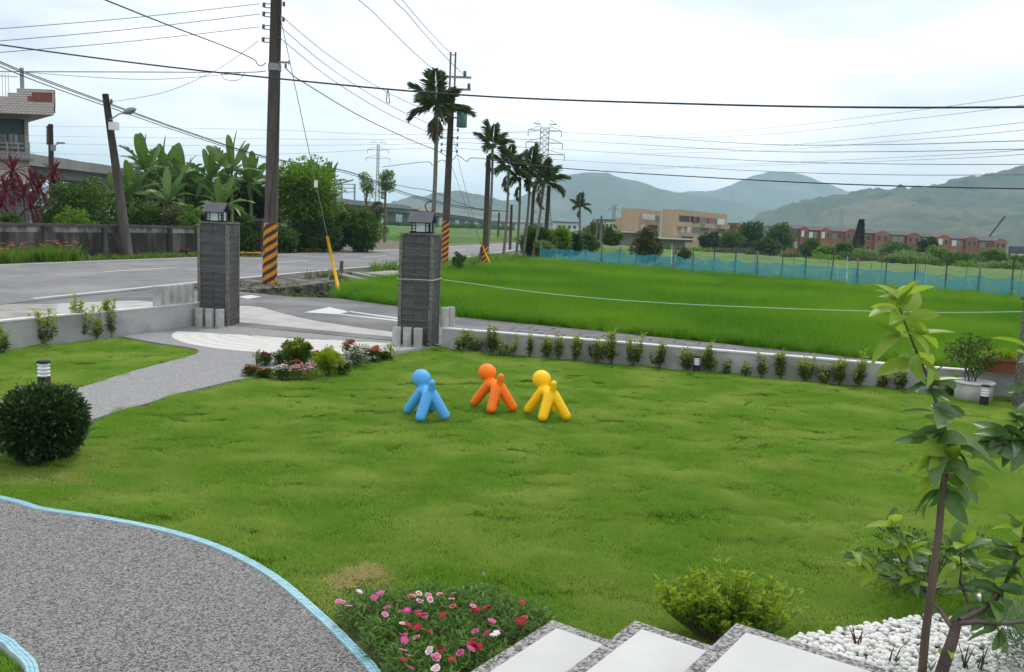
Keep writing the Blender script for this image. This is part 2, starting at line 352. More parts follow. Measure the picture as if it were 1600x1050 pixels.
def clumps(c, rad, nc, nl, cr, shell=.55, zmin=None, r=rng, flat=1.0):
    """leaf positions in clumps spread through an ellipsoid, with outward directions"""
    d = r.normal(size=(nc, 3)); d /= np.linalg.norm(d, axis=1, keepdims=True)
    q = d * (shell + (1 - shell) * r.uniform(0, 1, (nc, 1)) ** .6) * r.uniform(.66, 1.12, (nc, 1))
    cc = np.asarray(c) + q * np.asarray(rad); size = cr * r.uniform(.6, 1.3, nc)
    off = r.normal(size=(nc, nl, 3)); off /= np.linalg.norm(off, axis=2, keepdims=True); off *= r.uniform(.25, 1, (nc, nl, 1)) ** .5
    pos = cc[:, None] + off * size[:, None, None] * np.array([1, 1, flat]); out = off + q[:, None] * .6 + np.array([0, 0, .15]) + r.normal(size=off.shape) * .35
    pos = pos.reshape(-1, 3); out = out.reshape(-1, 3)
    if zmin is not None: k = pos[:, 2] > zmin; pos, out = pos[k], out[k]
    return pos, out, cc
def tree(name, label, cat, base, h, rx, rz, m='leaf_mid', nc=60, nl=60, cr=None, Ln=.3, Wd=.14, tr=None, group=None, shell=.5, limbs=6, lean=(0, 0), bark='bark', flat=.8, ry=None, cz=None):
    base = Vector(base); t = thing(name, label, cat, base, group); tr = tr or h * .02
    cz = h - rz if cz is None else cz; c = base + Vector((lean[0], lean[1], cz)); ry = ry or rx
    pos, out, cc = clumps(c, (rx, ry, rz), nc, nl, cr or rx * .3, shell, base.z + .03, flat=flat)
    leaf_object('crown', pos, out, Ln, Wd, m, t)
    b = MB(); top = base + Vector((lean[0], lean[1], cz)); mid = base.lerp(top, .5) + Vector((rnd.uniform(-1, 1), rnd.uniform(-1, 1), 0)) * h * .02
    b.tube([base - Vector((0, 0, .05)), base.lerp(mid, .5), mid, top], [tr * 1.25, tr, tr * .85, tr * .5], 7)
    for k in range(limbs):
        e = Vector(cc[k * len(cc) // max(limbs, 1)]); s0 = mid.lerp(top, rnd.uniform(0, .8)); e = s0.lerp(e, .85)
        b.tube([s0, s0.lerp(e, .5) + Vector((0, 0, -.04 * h)), e], [tr * .5, tr * .35, tr * .12], 5)
    b.build('trunk', bark, t, True); return t
ORD = ['first', 'second', 'third', 'fourth', 'fifth', 'sixth', 'seventh', 'eighth', 'ninth', 'tenth', 'eleventh', 'twelfth', 'thirteenth', 'fourteenth', 'fifteenth', 'sixteenth', 'seventeenth', 'eighteenth', 'nineteenth', 'twentieth', 'twenty-first', 'twenty-second', 'twenty-third', 'twenty-fourth', 'twenty-fifth', 'twenty-sixth', 'twenty-seventh', 'twenty-eighth', 'twenty-ninth', 'thirtieth', 'thirty-first', 'thirty-second', 'thirty-third', 'thirty-fourth', 'thirty-fifth', 'thirty-sixth']

def instanced(name, pts, rotz, scl, variants, dry=None):
    """one 'stuff' object: geometry nodes set tufts (carried in the mesh itself) on its points"""
    v = []; f = []; vid = []; var = []; b = 0
    for k, (pv, pf, pa) in enumerate(variants):
        v.append(pv); f.append(pf + b); b += len(pv); vid += [k + 1] * len(pv); var.append(pa)
    n = len(pts); v.append(pts); vid += [0] * n; var.append(np.zeros(n))
    V = np.concatenate(v); Fc = np.concatenate(f)
    me = npmesh(name, V, Fc, 'earth', np.concatenate(var)); me.materials.clear()
    def attr(nm, ty, data, key='value'):
        a = me.attributes.new(nm, ty, 'POINT'); a.data.foreach_set(key, data)
    pad = len(V) - n
    attr('vid', 'INT', np.array(vid, np.int32)); attr('rz', 'FLOAT', np.concatenate([np.zeros(pad), rotz]).astype(np.float32))
    attr('scl', 'FLOAT', np.concatenate([np.ones(pad), scl]).astype(np.float32)); attr('pick', 'INT', np.concatenate([np.zeros(pad), rng.integers(0, len(variants), n)]).astype(np.int32))
    attr('dry', 'FLOAT', np.concatenate([np.zeros(pad), np.zeros(n) if dry is None else dry]).astype(np.float32))
    return me
def gn_scatter(name, me, nvar, m):
    o = link(name, me); md = o.modifiers.new('scatter', 'NODES'); t = bpy.data.node_groups.new(name + '_scatter', 'GeometryNodeTree'); md.node_group = t
    t.interface.new_socket('Geometry', in_out='INPUT', socket_type='NodeSocketGeometry'); t.interface.new_socket('Geometry', in_out='OUTPUT', socket_type='NodeSocketGeometry')
    N = t.nodes.new; l = t.links.new; gi = N('NodeGroupInput'); go = N('NodeGroupOutput')
    def at(nm, ty):
        a = N('GeometryNodeInputNamedAttribute'); a.data_type = ty; a.inputs['Name'].default_value = nm; return a.outputs['Attribute']
    def sep(k):
        s = N('GeometryNodeSeparateGeometry'); c = N('FunctionNodeCompare'); c.data_type = 'INT'; c.operation = 'EQUAL'; ins = [i for i in c.inputs if i.enabled and i.type == 'INT']
        l(at('vid', 'INT'), ins[0]); ins[1].default_value = k; l(gi.outputs[0], s.inputs['Geometry']); l(c.outputs[0], s.inputs['Selection']); return s.outputs['Selection']
    j = N('GeometryNodeGeometryToInstance')
    for k in range(nvar, 0, -1):
        jj = N('GeometryNodeGeometryToInstance'); l(sep(k), jj.inputs[0])
        if k == nvar: joins = N('GeometryNodeJoinGeometry')
        l(jj.outputs[0], joins.inputs[0])
    t.nodes.remove(j)
    mp_ = N('GeometryNodeMeshToPoints'); l(sep(0), mp_.inputs['Mesh'])
    ip = N('GeometryNodeInstanceOnPoints'); l(mp_.outputs[0], ip.inputs['Points']); l(joins.outputs[0], ip.inputs['Instance']); ip.inputs['Pick Instance'].default_value = True
    l(at('pick', 'INT'), ip.inputs['Instance Index'])
    cx = N('ShaderNodeCombineXYZ'); l(at('rz', 'FLOAT'), cx.inputs[2]); l(cx.outputs[0], ip.inputs['Rotation'])
    cs = N('ShaderNodeCombineXYZ'); sc_ = at('scl', 'FLOAT'); cs.inputs[0].default_value = 1; cs.inputs[1].default_value = 1; l(sc_, cs.inputs[2]); l(cs.outputs[0], ip.inputs['Scale'])
    sm = N('GeometryNodeSetMaterial'); sm.inputs['Material'].default_value = M[m]; l(ip.outputs[0], sm.inputs[0]); l(sm.outputs[0], go.inputs[0])
    me.materials.append(M[m]); return o
def tuft(n, rad, h, w, bend, seg=1, lean=.25):
    """grass blades in a disc: each a tapering strip"""
    a = rng.uniform(0, 2 * np.pi, n); r = rad * np.sqrt(rng.uniform(0, 1, n)); p = np.stack([r * np.cos(a), r * np.sin(a), np.zeros(n)], 1)
    az = rng.uniform(0, 2 * np.pi, n); hh = h * rng.uniform(.55, 1.15, n); d = np.stack([np.cos(az), np.sin(az), np.zeros(n)], 1); sd_ = np.stack([-np.sin(az), np.cos(az), np.zeros(n)], 1)
    lv = rng.uniform(.3, 1, n) * lean; rows = []
    for k in range(seg + 1):
        t = k / seg; c = p + d * (hh * (lv * t + bend * rng.uniform(.5, 1.2, n) * t * t))[:, None] + np.array([0, 0, 1.0]) * (hh * (t - bend * .35 * t * t))[:, None]
        ww = w * (1 - t) ** .7 / 2
        if k < seg: rows += [c - sd_ * ww, c + sd_ * ww]
        else: rows += [c]
    V = np.stack(rows, 1).reshape(-1, 3); per = 2 * seg + 1; b = np.arange(n)[:, None] * per; F_ = []
    for k in range(seg):
        i = 2 * k
        if k < seg - 1: F_ += [b + [i, i + 1, i + 3], b + [i, i + 3, i + 2]]
        else: F_ += [b + [i, i + 1, i + 2]]
    return V, np.concatenate(F_, 1).reshape(-1, 3), np.repeat(rng.uniform(0, 1, n), per)

# ================================================================== THE SETTING
def sstep(a, b, x): t = np.clip((np.asarray(x, float) - a) / (b - a), 0, 1); return t * t * (3 - 2 * t)
def terrain(x, y):
    return -.6 + .45 * sstep(70, 95, y) - sstep(58, 150, y) * (2.6 * sstep(-5, 55, x) + .021 * np.maximum(0, np.asarray(x, float) - 45))
xs = np.concatenate([np.linspace(-8500, -400, 18), np.linspace(-300, 300, 121), np.linspace(400, 8500, 18)])
ys = np.concatenate([[-900, -200], np.linspace(-40, 420, 93), np.linspace(480, 9000, 22)])
XX, YY = np.meshgrid(xs, ys); ZZ = terrain(np.clip(XX, -300, 180), np.minimum(YY, 420))
nx, ny = len(xs), len(ys); ii = (np.arange(ny - 1)[:, None] * nx + np.arange(nx - 1)).ravel()
structure(link('ground', npmesh('ground', np.stack([XX, YY, ZZ], 2).reshape(-1, 3), np.stack([ii, ii + 1, ii + nx + 1, ii + nx], 1), 'field_ground', smooth=True)))

def spline(pts, k=8, closed=False):
    p = [Vector((*q[:2], 0)) for q in pts]; out = []; n = len(p)
    for i in range(n if closed else n - 1):
        a, b, c, d = [p[j % n] if closed else p[max(0, min(n - 1, j))] for j in (i - 1, i, i + 1, i + 2)]
        for s in range(k):
            t = s / k; out.append(tuple((.5 * ((2 * b) + (c - a) * t + (2 * a - 5 * b + 4 * c - d) * t * t + (3 * b - a - 3 * c + d) * t ** 3))[:2]))
    if not closed: out.append(tuple(p[-1][:2]))
    return out
def slab(name, poly, z0, z1, m): return structure(MB().prism(poly, z0, z1).build(name, m))

WALL_L = [(-9.6, 9.2), (-7.98, 13.31), (-7.55, 14.41), (-7.03, 15.53), (-6.36, 17.35)]
WALL_R = [(-1.25, 15.60), (2.18, 14.50), (5.22, 13.48), (7.56, 12.78), (11.5, 11.5)]
GARDEN = [(-10.6, 2)] + WALL_L + [(-5.7, 17.3), (-1.8, 15.9)] + WALL_R + [(11.5, 1)]
slab('lawn_soil', GARDEN, -.6, -.03, 'turf_soil')
TERR = spline([(-7.5, 7.15), (-5.2, 6.85), (-3.87, 6.38), (-3.46, 6.18), (-2.97, 6.05), (-2.42, 5.85), (-1.92, 5.56), (-1.46, 5.15), (-1.06, 4.65), (-.81, 4.3), (-.62, 4.0), (-.45, 3.5), (-.38, 2.9)], 8)
ISL = spline([(-4.2, 4.75), (-3.2, 4.55), (-2.62, 4.29), (-2.43, 4.15), (-2.24, 3.96), (-2.08, 3.6), (-2.05, 3.1)], 8)
TERRACE = TERR + [(-.38, 2.2), (-2.05, 2.2)] + ISL[::-1] + [(-7.5, 5.0)]
slab('terrace_paving', TERRACE, -.1, .012, 'washed_stone')
def strip(pts, w, z0, z1, side=1):
    out = []
    for i, p in enumerate(pts):
        a = Vector(pts[max(0, i - 1)]); b = Vector(pts[min(len(pts) - 1, i + 1)]); d = (b - a).normalized(); out.append((p[0] - d.y * w * side, p[1] + d.x * w * side))
    return out
# blue mosaic edging: one part, little tiles with recessed joints
def mosaic_edge(line, side, label):
    t = thing('mosaic_edging', label, 'edging', (*line[len(line) // 2], 0)); off = strip(line, .055, 0, 0, side)
    MB().prism(line + off[::-1], -.08, .014).build('mortar_bed', 'grout', t)
    L_ = [0]
    for a, b in zip(line, line[1:]): L_.append(L_[-1] + math.dist(a, b))
    m = MB(); n = int(L_[-1] / .022); la = np.array(line); lo = np.array(off)
    for i in range(n):
        s0, s1 = (i + .06) / n * L_[-1], (i + .94) / n * L_[-1]
        P = [[np.array([np.interp(s, L_, q[:, 0]), np.interp(s, L_, q[:, 1])]) for s in (s0, s1)] for q in (la, lo)]
        for r0, r1 in ((.03, .32), (.36, .65), (.69, .98)):
            q = [P[0][0] * (1 - r0) + P[1][0] * r0, P[0][1] * (1 - r0) + P[1][1] * r0, P[0][1] * (1 - r1) + P[1][1] * r1, P[0][0] * (1 - r1) + P[1][0] * r1]
            h = .022 + rnd.uniform(-.0012, .0012)
            m.prism([tuple(x) for x in q], .0, h)
    o = m.build('mosaic_tiles', 'mosaic', t); o['kind'] = 'stuff'
mosaic_edge(TERR, 1, 'long curving strip of pale blue mosaic tiles edging the pebble terrace')
mosaic_edge(ISL, -1, 'short curve of pale blue mosaic tiles round the grass in the bottom left corner')

PATH = spline([(-8.6, 8.3), (-6.3, 9.4), (-5.5, 10.44), (-5.33, 11.87), (-5.10, 13.3), (-5.06, 13.75), (-5.3, 14.25), (-6.17, 14.74), (-6.98, 15.30)], 6) + \
       [(-6.45, 17.2), (-5.6, 17.35), (-1.8, 15.9), (-1.35, 15.55)] + spline([(-1.46, 15.45), (-1.75, 14.85), (-2.2, 13.9), (-2.9, 12.7), (-3.68, 11.74), (-3.92, 11.16), (-4.16, 10.5), (-4.25, 10.0), (-4.4, 9.5), (-4.55, 8.88), (-5.2, 7.95), (-6.6, 7.45), (-8.6, 7.2)], 6)
slab('garden_path', PATH, -.08, .004, 'washed_grey')
# scalloped white fan at the gate: each ring a course of its own
fan = structure(MB().prism([(-3.75 + 2.52 * math.cos(a) * (1.03 if math.cos(a) < 0 else .93), 16.35 + 2.30 * math.sin(a)) for a in np.linspace(math.pi * 1.02, math.pi * 1.905, 40)], -.06, .009).build('fan_paving', 'fan_cream'))
for k in range(8):
    r0, r1 = 2.5 - k * .30, 2.5 - k * .30 - .17
    pts = []
    for r, rg in ((r0, np.linspace(1.03, 1.90, 34)), (r1, np.linspace(1.90, 1.03, 34))):
        for a in rg:
            a *= math.pi; w = r + .012 * math.sin(a * 37); pts.append((-3.75 - .12 * k * .3 + w * math.cos(a) * (1.03 if math.cos(a) < 0 else .93), 16.35 + .91 * w * math.sin(a)))
    pts = [(a, min(b, 16.18 - (a + 6.3) * .105)) for a, b in pts]
    MB().prism(pts, .0, .0115).build('paving_ring', 'fan_white', fan)

LANE_FAR = [(13.5, 10.6), (8.8, 14.6), (6.28, 16.6), (2.8, 18.6), (-1.6, 20.95), (-2.93, 22.76), (-4.99, 24.45), (-6.23, 24.3), (-8.0, 25.3), (-10.4, 25.6)]
lane = slab('side_lane', [(13.5, 8), *LANE_FAR, (-11.4, 20.6), (-12.4, 15.6), (-9.9, 9.2), (-6.4, 17.4), (-5.7, 17.45), (-1.8, 16.05), (-1.2, 15.7), (11.5, 11.6)], -.6, -.002, 'lane_asphalt')
slab('concrete_apron', spline([(-6.9, 21.0), (-6.3, 21.2), (-5.58, 20.3), (-4.52, 19.0), (-3.3, 18.0), (-2.3, 17.3), (-1.95, 16.6), (-3.6, 17.15), (-5.4, 17.9), (-6.7, 18.4)], 5, True), -.1, .004, 'apron_concrete')
slab('concrete_apron', spline([(-10.9, 19.4), (-10.2, 20.7), (-9.4, 21.5), (-8.4, 21.1), (-7.3, 21.5), (-6.75, 20.4), (-6.85, 18.8), (-7.3, 17.4), (-8.6, 17.4), (-9.8, 18.1)], 5, True), -.1, .006, 'apron_concrete')
slab('road_shoulder', [(-12.3, 14.6), (-11.55, 19.6), (-10.6, 20.0), (-9.7, 18.2), (-8.0, 17.3), (-7.35, 15.2), (-8.1, 13.5), (-9.8, 9.1), (-13.4, 9.0)], -.2, .008, 'rough_concrete')
for nm, q in (('white_marking', g2((475, 488), (515, 480), (547, 487), (527, 491))), ('white_marking', g2((540, 486.4), (548, 486.2), (640, 499), (640, 501))), ('white_marking', g2((527, 490), (529, 491.3), (640, 504), (640, 501.8))), ('white_marking', g2((372, 464), (392, 461), (408, 463.5), (388, 467)))):
    MB().prism(q, -.05, .003).build(nm, 'road_paint', lane)

NEAR = [(-15.5, 0), (-13.5, 10), (-11.4, 20.6), (-8.9, 33.1), (-6.6, 41.7), (-4.0, 51.1), (-.9, 72.5), (3.4, 100), (9, 130), (16, 165)]
FARE = [(-28.5, 0), (-24.3, 15), (-19.6, 32.9), (-16.9, 41.5), (-14.6, 49), (-10.4, 64.7), (-5.8, 85.3), (-1.2, 107), (4.5, 135), (11.5, 168)]
road = slab('main_road', spline(NEAR, 6) + spline(FARE, 6)[::-1], -.6, .014, 'asphalt')
def rl(y, f):
    xa = np.interp(y, [p[1] for p in NEAR], [p[0] for p in NEAR]); xb = np.interp(y, [p[1] for p in FARE], [p[0] for p in FARE]); return float(xa + (xb - xa) * f)
def roadline(y0, y1, f, w, nm):
    n = max(2, int((y1 - y0) / 4)); Y = np.linspace(y0, y1, n); MB().prism([(rl(y, f) + w / 2, y) for y in Y] + [(rl(y, f) - w / 2, y) for y in Y[::-1]], 0, .018).build(nm, 'road_paint', road)
roadline(21, 29.2, .035, .17, 'edge_line'); roadline(29.6, 37.5, .035, .17, 'edge_line'); roadline(38, 150, .035, .2, 'edge_line'); roadline(5, 19.5, .03, .15, 'edge_line')
roadline(5, 46, .965, .15, 'edge_line'); roadline(47, 150, .965, .18, 'edge_line')
for y in np.arange(8, 150, 10.0): roadline(y + 3, y + 7, .5, .13, 'centre_dash')

VERGE = spline(FARE, 4) + [(11.5, 175), (-60, 170), (-75, 60), (-75, 0)]
slab('roadside_verge', VERGE, -.6, -.0, 'earth')
# ditch and its bank between the road and the paddy
bank_in = [(-10.3, 25.7), (-8.9, 25.6), (-8.0, 26.0), (-7.3, 27.4), (-6.7, 29.6), (-6.2, 32.3), (-5.3, 36.5), (-3.6, 44), (-1.5, 54), (1.2, 70), (6, 99), (11, 130)]
slab('ditch_bank', bank_in + [(rl(y, 0) + .02, y) for y in (130, 99, 72, 51, 41.7, 33, 28, 25.7)], -.62, .0, 'ditch_stone')
def rock(m, c, r, zs=.6):
    n0 = len(m.v); bm = bmesh.new(); bmesh.ops.create_icosphere(bm, subdivisions=1, radius=1)
    ph = rnd.uniform(0, 9); sx, sy, sz = r * rnd.uniform(.8, 1.3), r * rnd.uniform(.7, 1.1), r * zs * rnd.uniform(.8, 1.2); rz = Matrix.Rotation(rnd.uniform(0, 6.3), 3, 'Z')
    vs = [Vector(c) + rz @ Vector((v.co.x * sx, v.co.y * sy, v.co.z * sz)) * (1 + .18 * math.sin(v.co.x * 5 + ph) * math.cos(v.co.y * 4 - ph)) for v in bm.verts]
    m.add(vs, [[v.index for v in f.verts] for f in bm.faces]); bm.free()
m = MB()
for k in range(110):
    i = rnd.randrange(0, 6); a, b = Vector(bank_in[i]), Vector(bank_in[i + 1]); p = a.lerp(b, rnd.random()); rock(m, (p.x + rnd.uniform(-.05, .12), p.y - rnd.uniform(0, .12), rnd.uniform(-.55, -.02)), rnd.uniform(.05, .14))
for k in range(70):
    p = Vector((rnd.uniform(-9.6, -7.2), rnd.uniform(25.6, 29)));  rock(m, (p.x, p.y, .01), rnd.uniform(.03, .09), .5)
tag(m.build('bank_stones', 'ditch_stone'), 'rough weathered stones lining the roadside ditch under the striped pole', 'stones', kind='stuff')

FEN0, FEN1 = Vector((1.6, 57)), Vector((33, 23.8))
RICE = [(-4.99, 24.65), (-2.93, 22.96), (-1.6, 21.15), (2.8, 18.78), (6.28, 16.78), (8.8, 14.83), (13.5, 11), (28, 9), tuple(FEN1), tuple(FEN0), (1.0, 56), (-1.2, 47), (-3.2, 39), (-4.4, 33.4), (-5.2, 30.5), (-5.5, 28)]
slab('paddy_soil', RICE, -.62, -.14, 'earth')
# ------------------------------------------------------------------ hills (each a solid ridge at its own distance)
def hill(name, prof, Yr, depth, res, bump, back=1.0, nseed=0):
    P = sorted([A(u, v, Yr) for u, v in prof], key=lambda p: p.x); px = [p.x for p in P]; pz = [p.z for p in P]
    X = np.arange(px[0], px[-1], res); Yv = np.arange(Yr - depth, Yr + depth * back, res * 1.6); xx, yy = np.meshgrid(X, Yv)
    d = (yy - Yr) / depth; prof_ = np.maximum(0, 1 - np.abs(d)) ; prof_ = prof_ ** .8
    spur = .72 + .56 * (np.abs(fbm(xx / (depth * .33), yy / (depth * .6), nseed) - .5) * 2)
    zz = np.interp(xx, px, pz) * prof_ * np.where(np.abs(d) < .06, 1, np.minimum(1.0, spur + .1)) - 6
    zz = np.minimum(zz, np.interp(xx, px, pz) * (1 - .5 * np.abs(d)))
    zz += bump * (fbm(xx / (res * 2.2), yy / (res * 2.2), nseed + 5, 3) - .45) * 2 * (prof_ > .02)
    nx, ny = len(X), len(Yv); ii = (np.arange(ny - 1)[:, None] * nx + np.arange(nx - 1)).ravel()
    return structure(link(name, npmesh(name, np.stack([xx, yy, zz], 2).reshape(-1, 3), np.stack([ii, ii + 1, ii + nx + 1, ii + nx], 1), 'mountain_forest', smooth=False)))
hill('hill', [(1120, 372), (1180, 338), (1240, 316), (1290, 303), (1350, 293), (1420, 288), (1480, 278), (1520, 270), (1560, 264), (1600, 257), (1700, 240), (1900, 215), (2100, 230), (2400, 330)], 1500, 620, 8, 13, nseed=3)
hill('mountain', [(560, 330), (600, 318), (640, 304), (680, 297), (720, 295), (760, 303), (790, 312), (815, 318), (860, 330), (900, 345)], 2300, 500, 14, 13, nseed=9)
hill('mountain', [(700, 330), (760, 318), (800, 309), (835, 295), (862, 280), (885, 270), (915, 265), (950, 268), (985, 277), (1010, 286), (1040, 292), (1062, 298), (1090, 300), (1160, 315), (1260, 340), (1340, 366)], 3000, 380, 17, 9, nseed=14)
hill('mountain', [(960, 330), (1020, 305), (1060, 298), (1080, 293), (1105, 296), (1130, 290), (1155, 279), (1180, 268), (1205, 262), (1240, 265), (1270, 274), (1310, 290), (1360, 312), (1440, 350)], 4000, 600, 24, 9, nseed=21)
hill('mountain', [(-500, 300), (-200, 290), (100, 296), (300, 305), (450, 308), (540, 312), (600, 316), (680, 330)], 3700, 700, 34, 9, nseed=30)

# ------------------------------------------------------------------ lawn grass and rice
STEP_C, STEP_D, STEP_E = Vector((.28, 4.43)), Vector((.815, -.58)).normalized(), Vector((-.58, -.815)).normalized()
def sp(s, t): p = STEP_C + STEP_D * s + STEP_E * t; return (p.x, p.y)
PEBBED = spline([(1.6, 4.55), (1.95, 4.74), (2.34, 4.9), (2.75, 4.98), (3.1, 4.75), (3.3, 4.2), (2.9, 3.4), (1.9, 3.2), (1.5, 3.8)], 6, True)
BED = spline([(-.95, 4.72), (-.72, 4.95), (-.2, 4.98), (.2, 4.72), (.26, 4.45), (-.1, 3.9), (-.4, 3.4), (-.55, 4.0)], 5, True)
PORCH = [sp(0, -.05), sp(6, -.05), sp(6, 5), sp(0, 5)]
def off_lawn(x, y):
    r = inpoly(x, y, TERRACE) | inpoly(x, y, PATH) | inpoly(x, y, PEBBED) | inpoly(x, y, PORCH)
    for q in (strip(TERR, .085, 0, 0, 1), strip(TERR, .04, 0, 0, 1)): r |= inpoly(x, y, TERR + q[::-1])
    return r
def scatter_pts(poly, dens, fn=None):
    a = np.array([p[:2] for p in poly]); lo, hi = a.min(0), a.max(0); n = int((hi - lo).prod() * dens); x = rng.uniform(lo[0], hi[0], n); y = rng.uniform(lo[1], hi[1], n); k = inpoly(x, y, poly)
    x, y = x[k], y[k]
    if fn is not None: k = fn(x, y); x, y = x[k], y[k]
    return x, y
def lawn_dry(x, y):
    d = np.zeros(len(x))
    for (u, v), (rx, ry), s in (((556, 915), (.16, .30), 1.3), ((75, 745), (.34, .10), 1.1), ((285, 768), (.13, .05), .9), ((60, 742), (.2, .07), .8), ((470, 815), (.12, .04), .6), ((170, 770), (.18, .1), .5)):
        c = G(u, v); q = ((x - c.x) / rx) ** 2 + ((y - c.y) / ry) ** 2; d = np.maximum(d, s * np.exp(-q * 1.1))
    return np.clip(d * (.55 + .9 * vnoise(x * 9, y * 9, 4)), 0, 1)
GIN = [(-10.5, 2)] + [(a + .06, b - .03) for a, b in WALL_L] + [(-5.7, 17.2), (-1.8, 15.8)] + [(a, b - .14) for a, b in WALL_R] + [(11.5, 1)]
VIEW = [(-10, 2.5), (-9.5, 16), (9.8, 16), (7.5, 7), (4.2, 3.2)]
x, y = scatter_pts(GIN, 110, lambda a, b: (~off_lawn(a, b)) & inpoly(a, b, [(-1.5, 2), (-11, 14), (-9, 18), (10.5, 18), (10.5, 10), (2.5, 2)]))
keep = (y < 8.5) | (rng.uniform(0, 1, len(x)) < .72); x, y = x[keep], y[keep]
hz = (fbm(x * 1.4 + 3, y * 2.2, 2, 3) - .45) * .085 + (vnoise(x * 3.2, y * 6.5, 8) - .5) * .034 + (vnoise(x * 9, y * 13, 18) - .5) * .016
dry = lawn_dry(x, y); scl = (.75 + .6 * fbm(x * 2.2, y * 3, 6, 3)) * (1 - .7 * dry); hz = np.clip(hz, -.012, .06)
V3 = [tuft(250, .125, .032, .0048, .35, 1, .85) for _ in range(4)]
me = instanced('lawn_grass', np.stack([x, y, hz - .022], 1), rng.uniform(0, 6.28, len(x)), scl, V3, dry)
tag(gn_scatter('lawn_grass', me, 4, 'grass_blade'), 'short mown green lawn grass with slightly wavy surface and a few dry patches', 'grass', kind='stuff')

x, y = scatter_pts(RICE, 9, lambda a, b: (b < 32) | (rng.uniform(0, 1, len(a)) < .55))
edge = np.minimum.reduce([np.hypot(x - c[0], y - c[1]) for c in spline(RICE[:7], 8)])
hz = -.14 + (fbm(x * .35, y * .35, 11, 3) - .45) * .10
scl = (.92 + .22 * fbm(x * .8, y * .8, 15, 3)) * np.where(edge < .5, .92, 1)
V3 = [tuft(85, .30, .52, .013, .30, 3, .30) for _ in range(4)]
me = instanced('rice_paddy', np.stack([x, y, hz], 1), rng.uniform(0, 6.28, len(x)), scl, V3)
tag(gn_scatter('rice_paddy', me, 4, 'rice_blade'), 'dense bright green rice growing in the paddy behind the garden wall', 'rice', kind='stuff')
ed = []
for a, b in zip(RICE[:8], RICE[1:8]):
    n = int(math.dist(a, b) * 9)
    for k in range(n): t = rnd.random(); ed.append((a[0] + (b[0] - a[0]) * t + rnd.uniform(-.05, .1), a[1] + (b[1] - a[1]) * t + rnd.uniform(-.05, .25)))
for a, b in zip(RICE[12:], RICE[13:] + RICE[:1]):
    n = int(math.dist(a, b) * 9)
    for k in range(n): t = rnd.random(); ed.append((a[0] + (b[0] - a[0]) * t + rnd.uniform(-.1, .2), a[1] + (b[1] - a[1]) * t + rnd.uniform(-.1, .1)))
ed = np.array(ed); V3 = [tuft(38, .10, .55, .012, .75, 4, .5) for _ in range(3)]
me = instanced('paddy_edge_rice', np.column_stack([ed, np.full(len(ed), -.13)]), rng.uniform(0, 6.28, len(ed)), rng.uniform(.75, 1.1, len(ed)), V3)
tag(gn_scatter('paddy_edge_rice', me, 3, 'rice_blade'), 'arching rice leaves along the near edge of the paddy beside the lane', 'rice', kind='stuff')

def field(name, poly, h, cell, m, label):
    a = np.array(poly); lo, hi = a.min(0) - cell, a.max(0) + cell; X = np.arange(lo[0], hi[0], cell); Y = np.arange(lo[1], hi[1], cell); xx, yy = np.meshgrid(X, Y); inn = inpoly(xx, yy, poly)
    zz = terrain(xx, yy) + np.where(inn, h + (rng.uniform(-.5, .5, xx.shape) + (fbm(xx * .3, yy * .3, 3) - .45)) * h * .55, -.1); nx, ny = len(X), len(Y); ii = (np.arange(ny - 1)[:, None] * nx + np.arange(nx - 1)).ravel()
    k = inn.ravel(); ok = k[ii] | k[ii + 1] | k[ii + nx] | k[ii + nx + 1]; ii = ii[ok]
    return tag(link(name, npmesh(name, np.stack([xx, yy, zz], 2).reshape(-1, 3), np.stack([ii, ii + 1, ii + nx + 1, ii + nx], 1), m, rng.uniform(0, 1, nx * ny))), label, 'rice field', kind='stuff')
field('far_paddy', [(-62, 178), (-9, 91), (-3, 110), (8, 145), (14, 176), (0, 182)], .75, 1.0, 'far_rice', 'bright green rice field across the main road below the viaduct')
field('far_paddy', [(-90, 250), (-62, 184), (12, 184), (24, 250)], .8, 1.4, 'far_rice', 'pale green field strip just in front of the viaduct piers')
field('far_paddy', [(8, 100), (12, 62), (40, 44), (75, 60), (95, 120), (48, 160), (22, 150)], .6, .9, 'far_rice', 'green rice terraces between the blue net fence and the tan building')

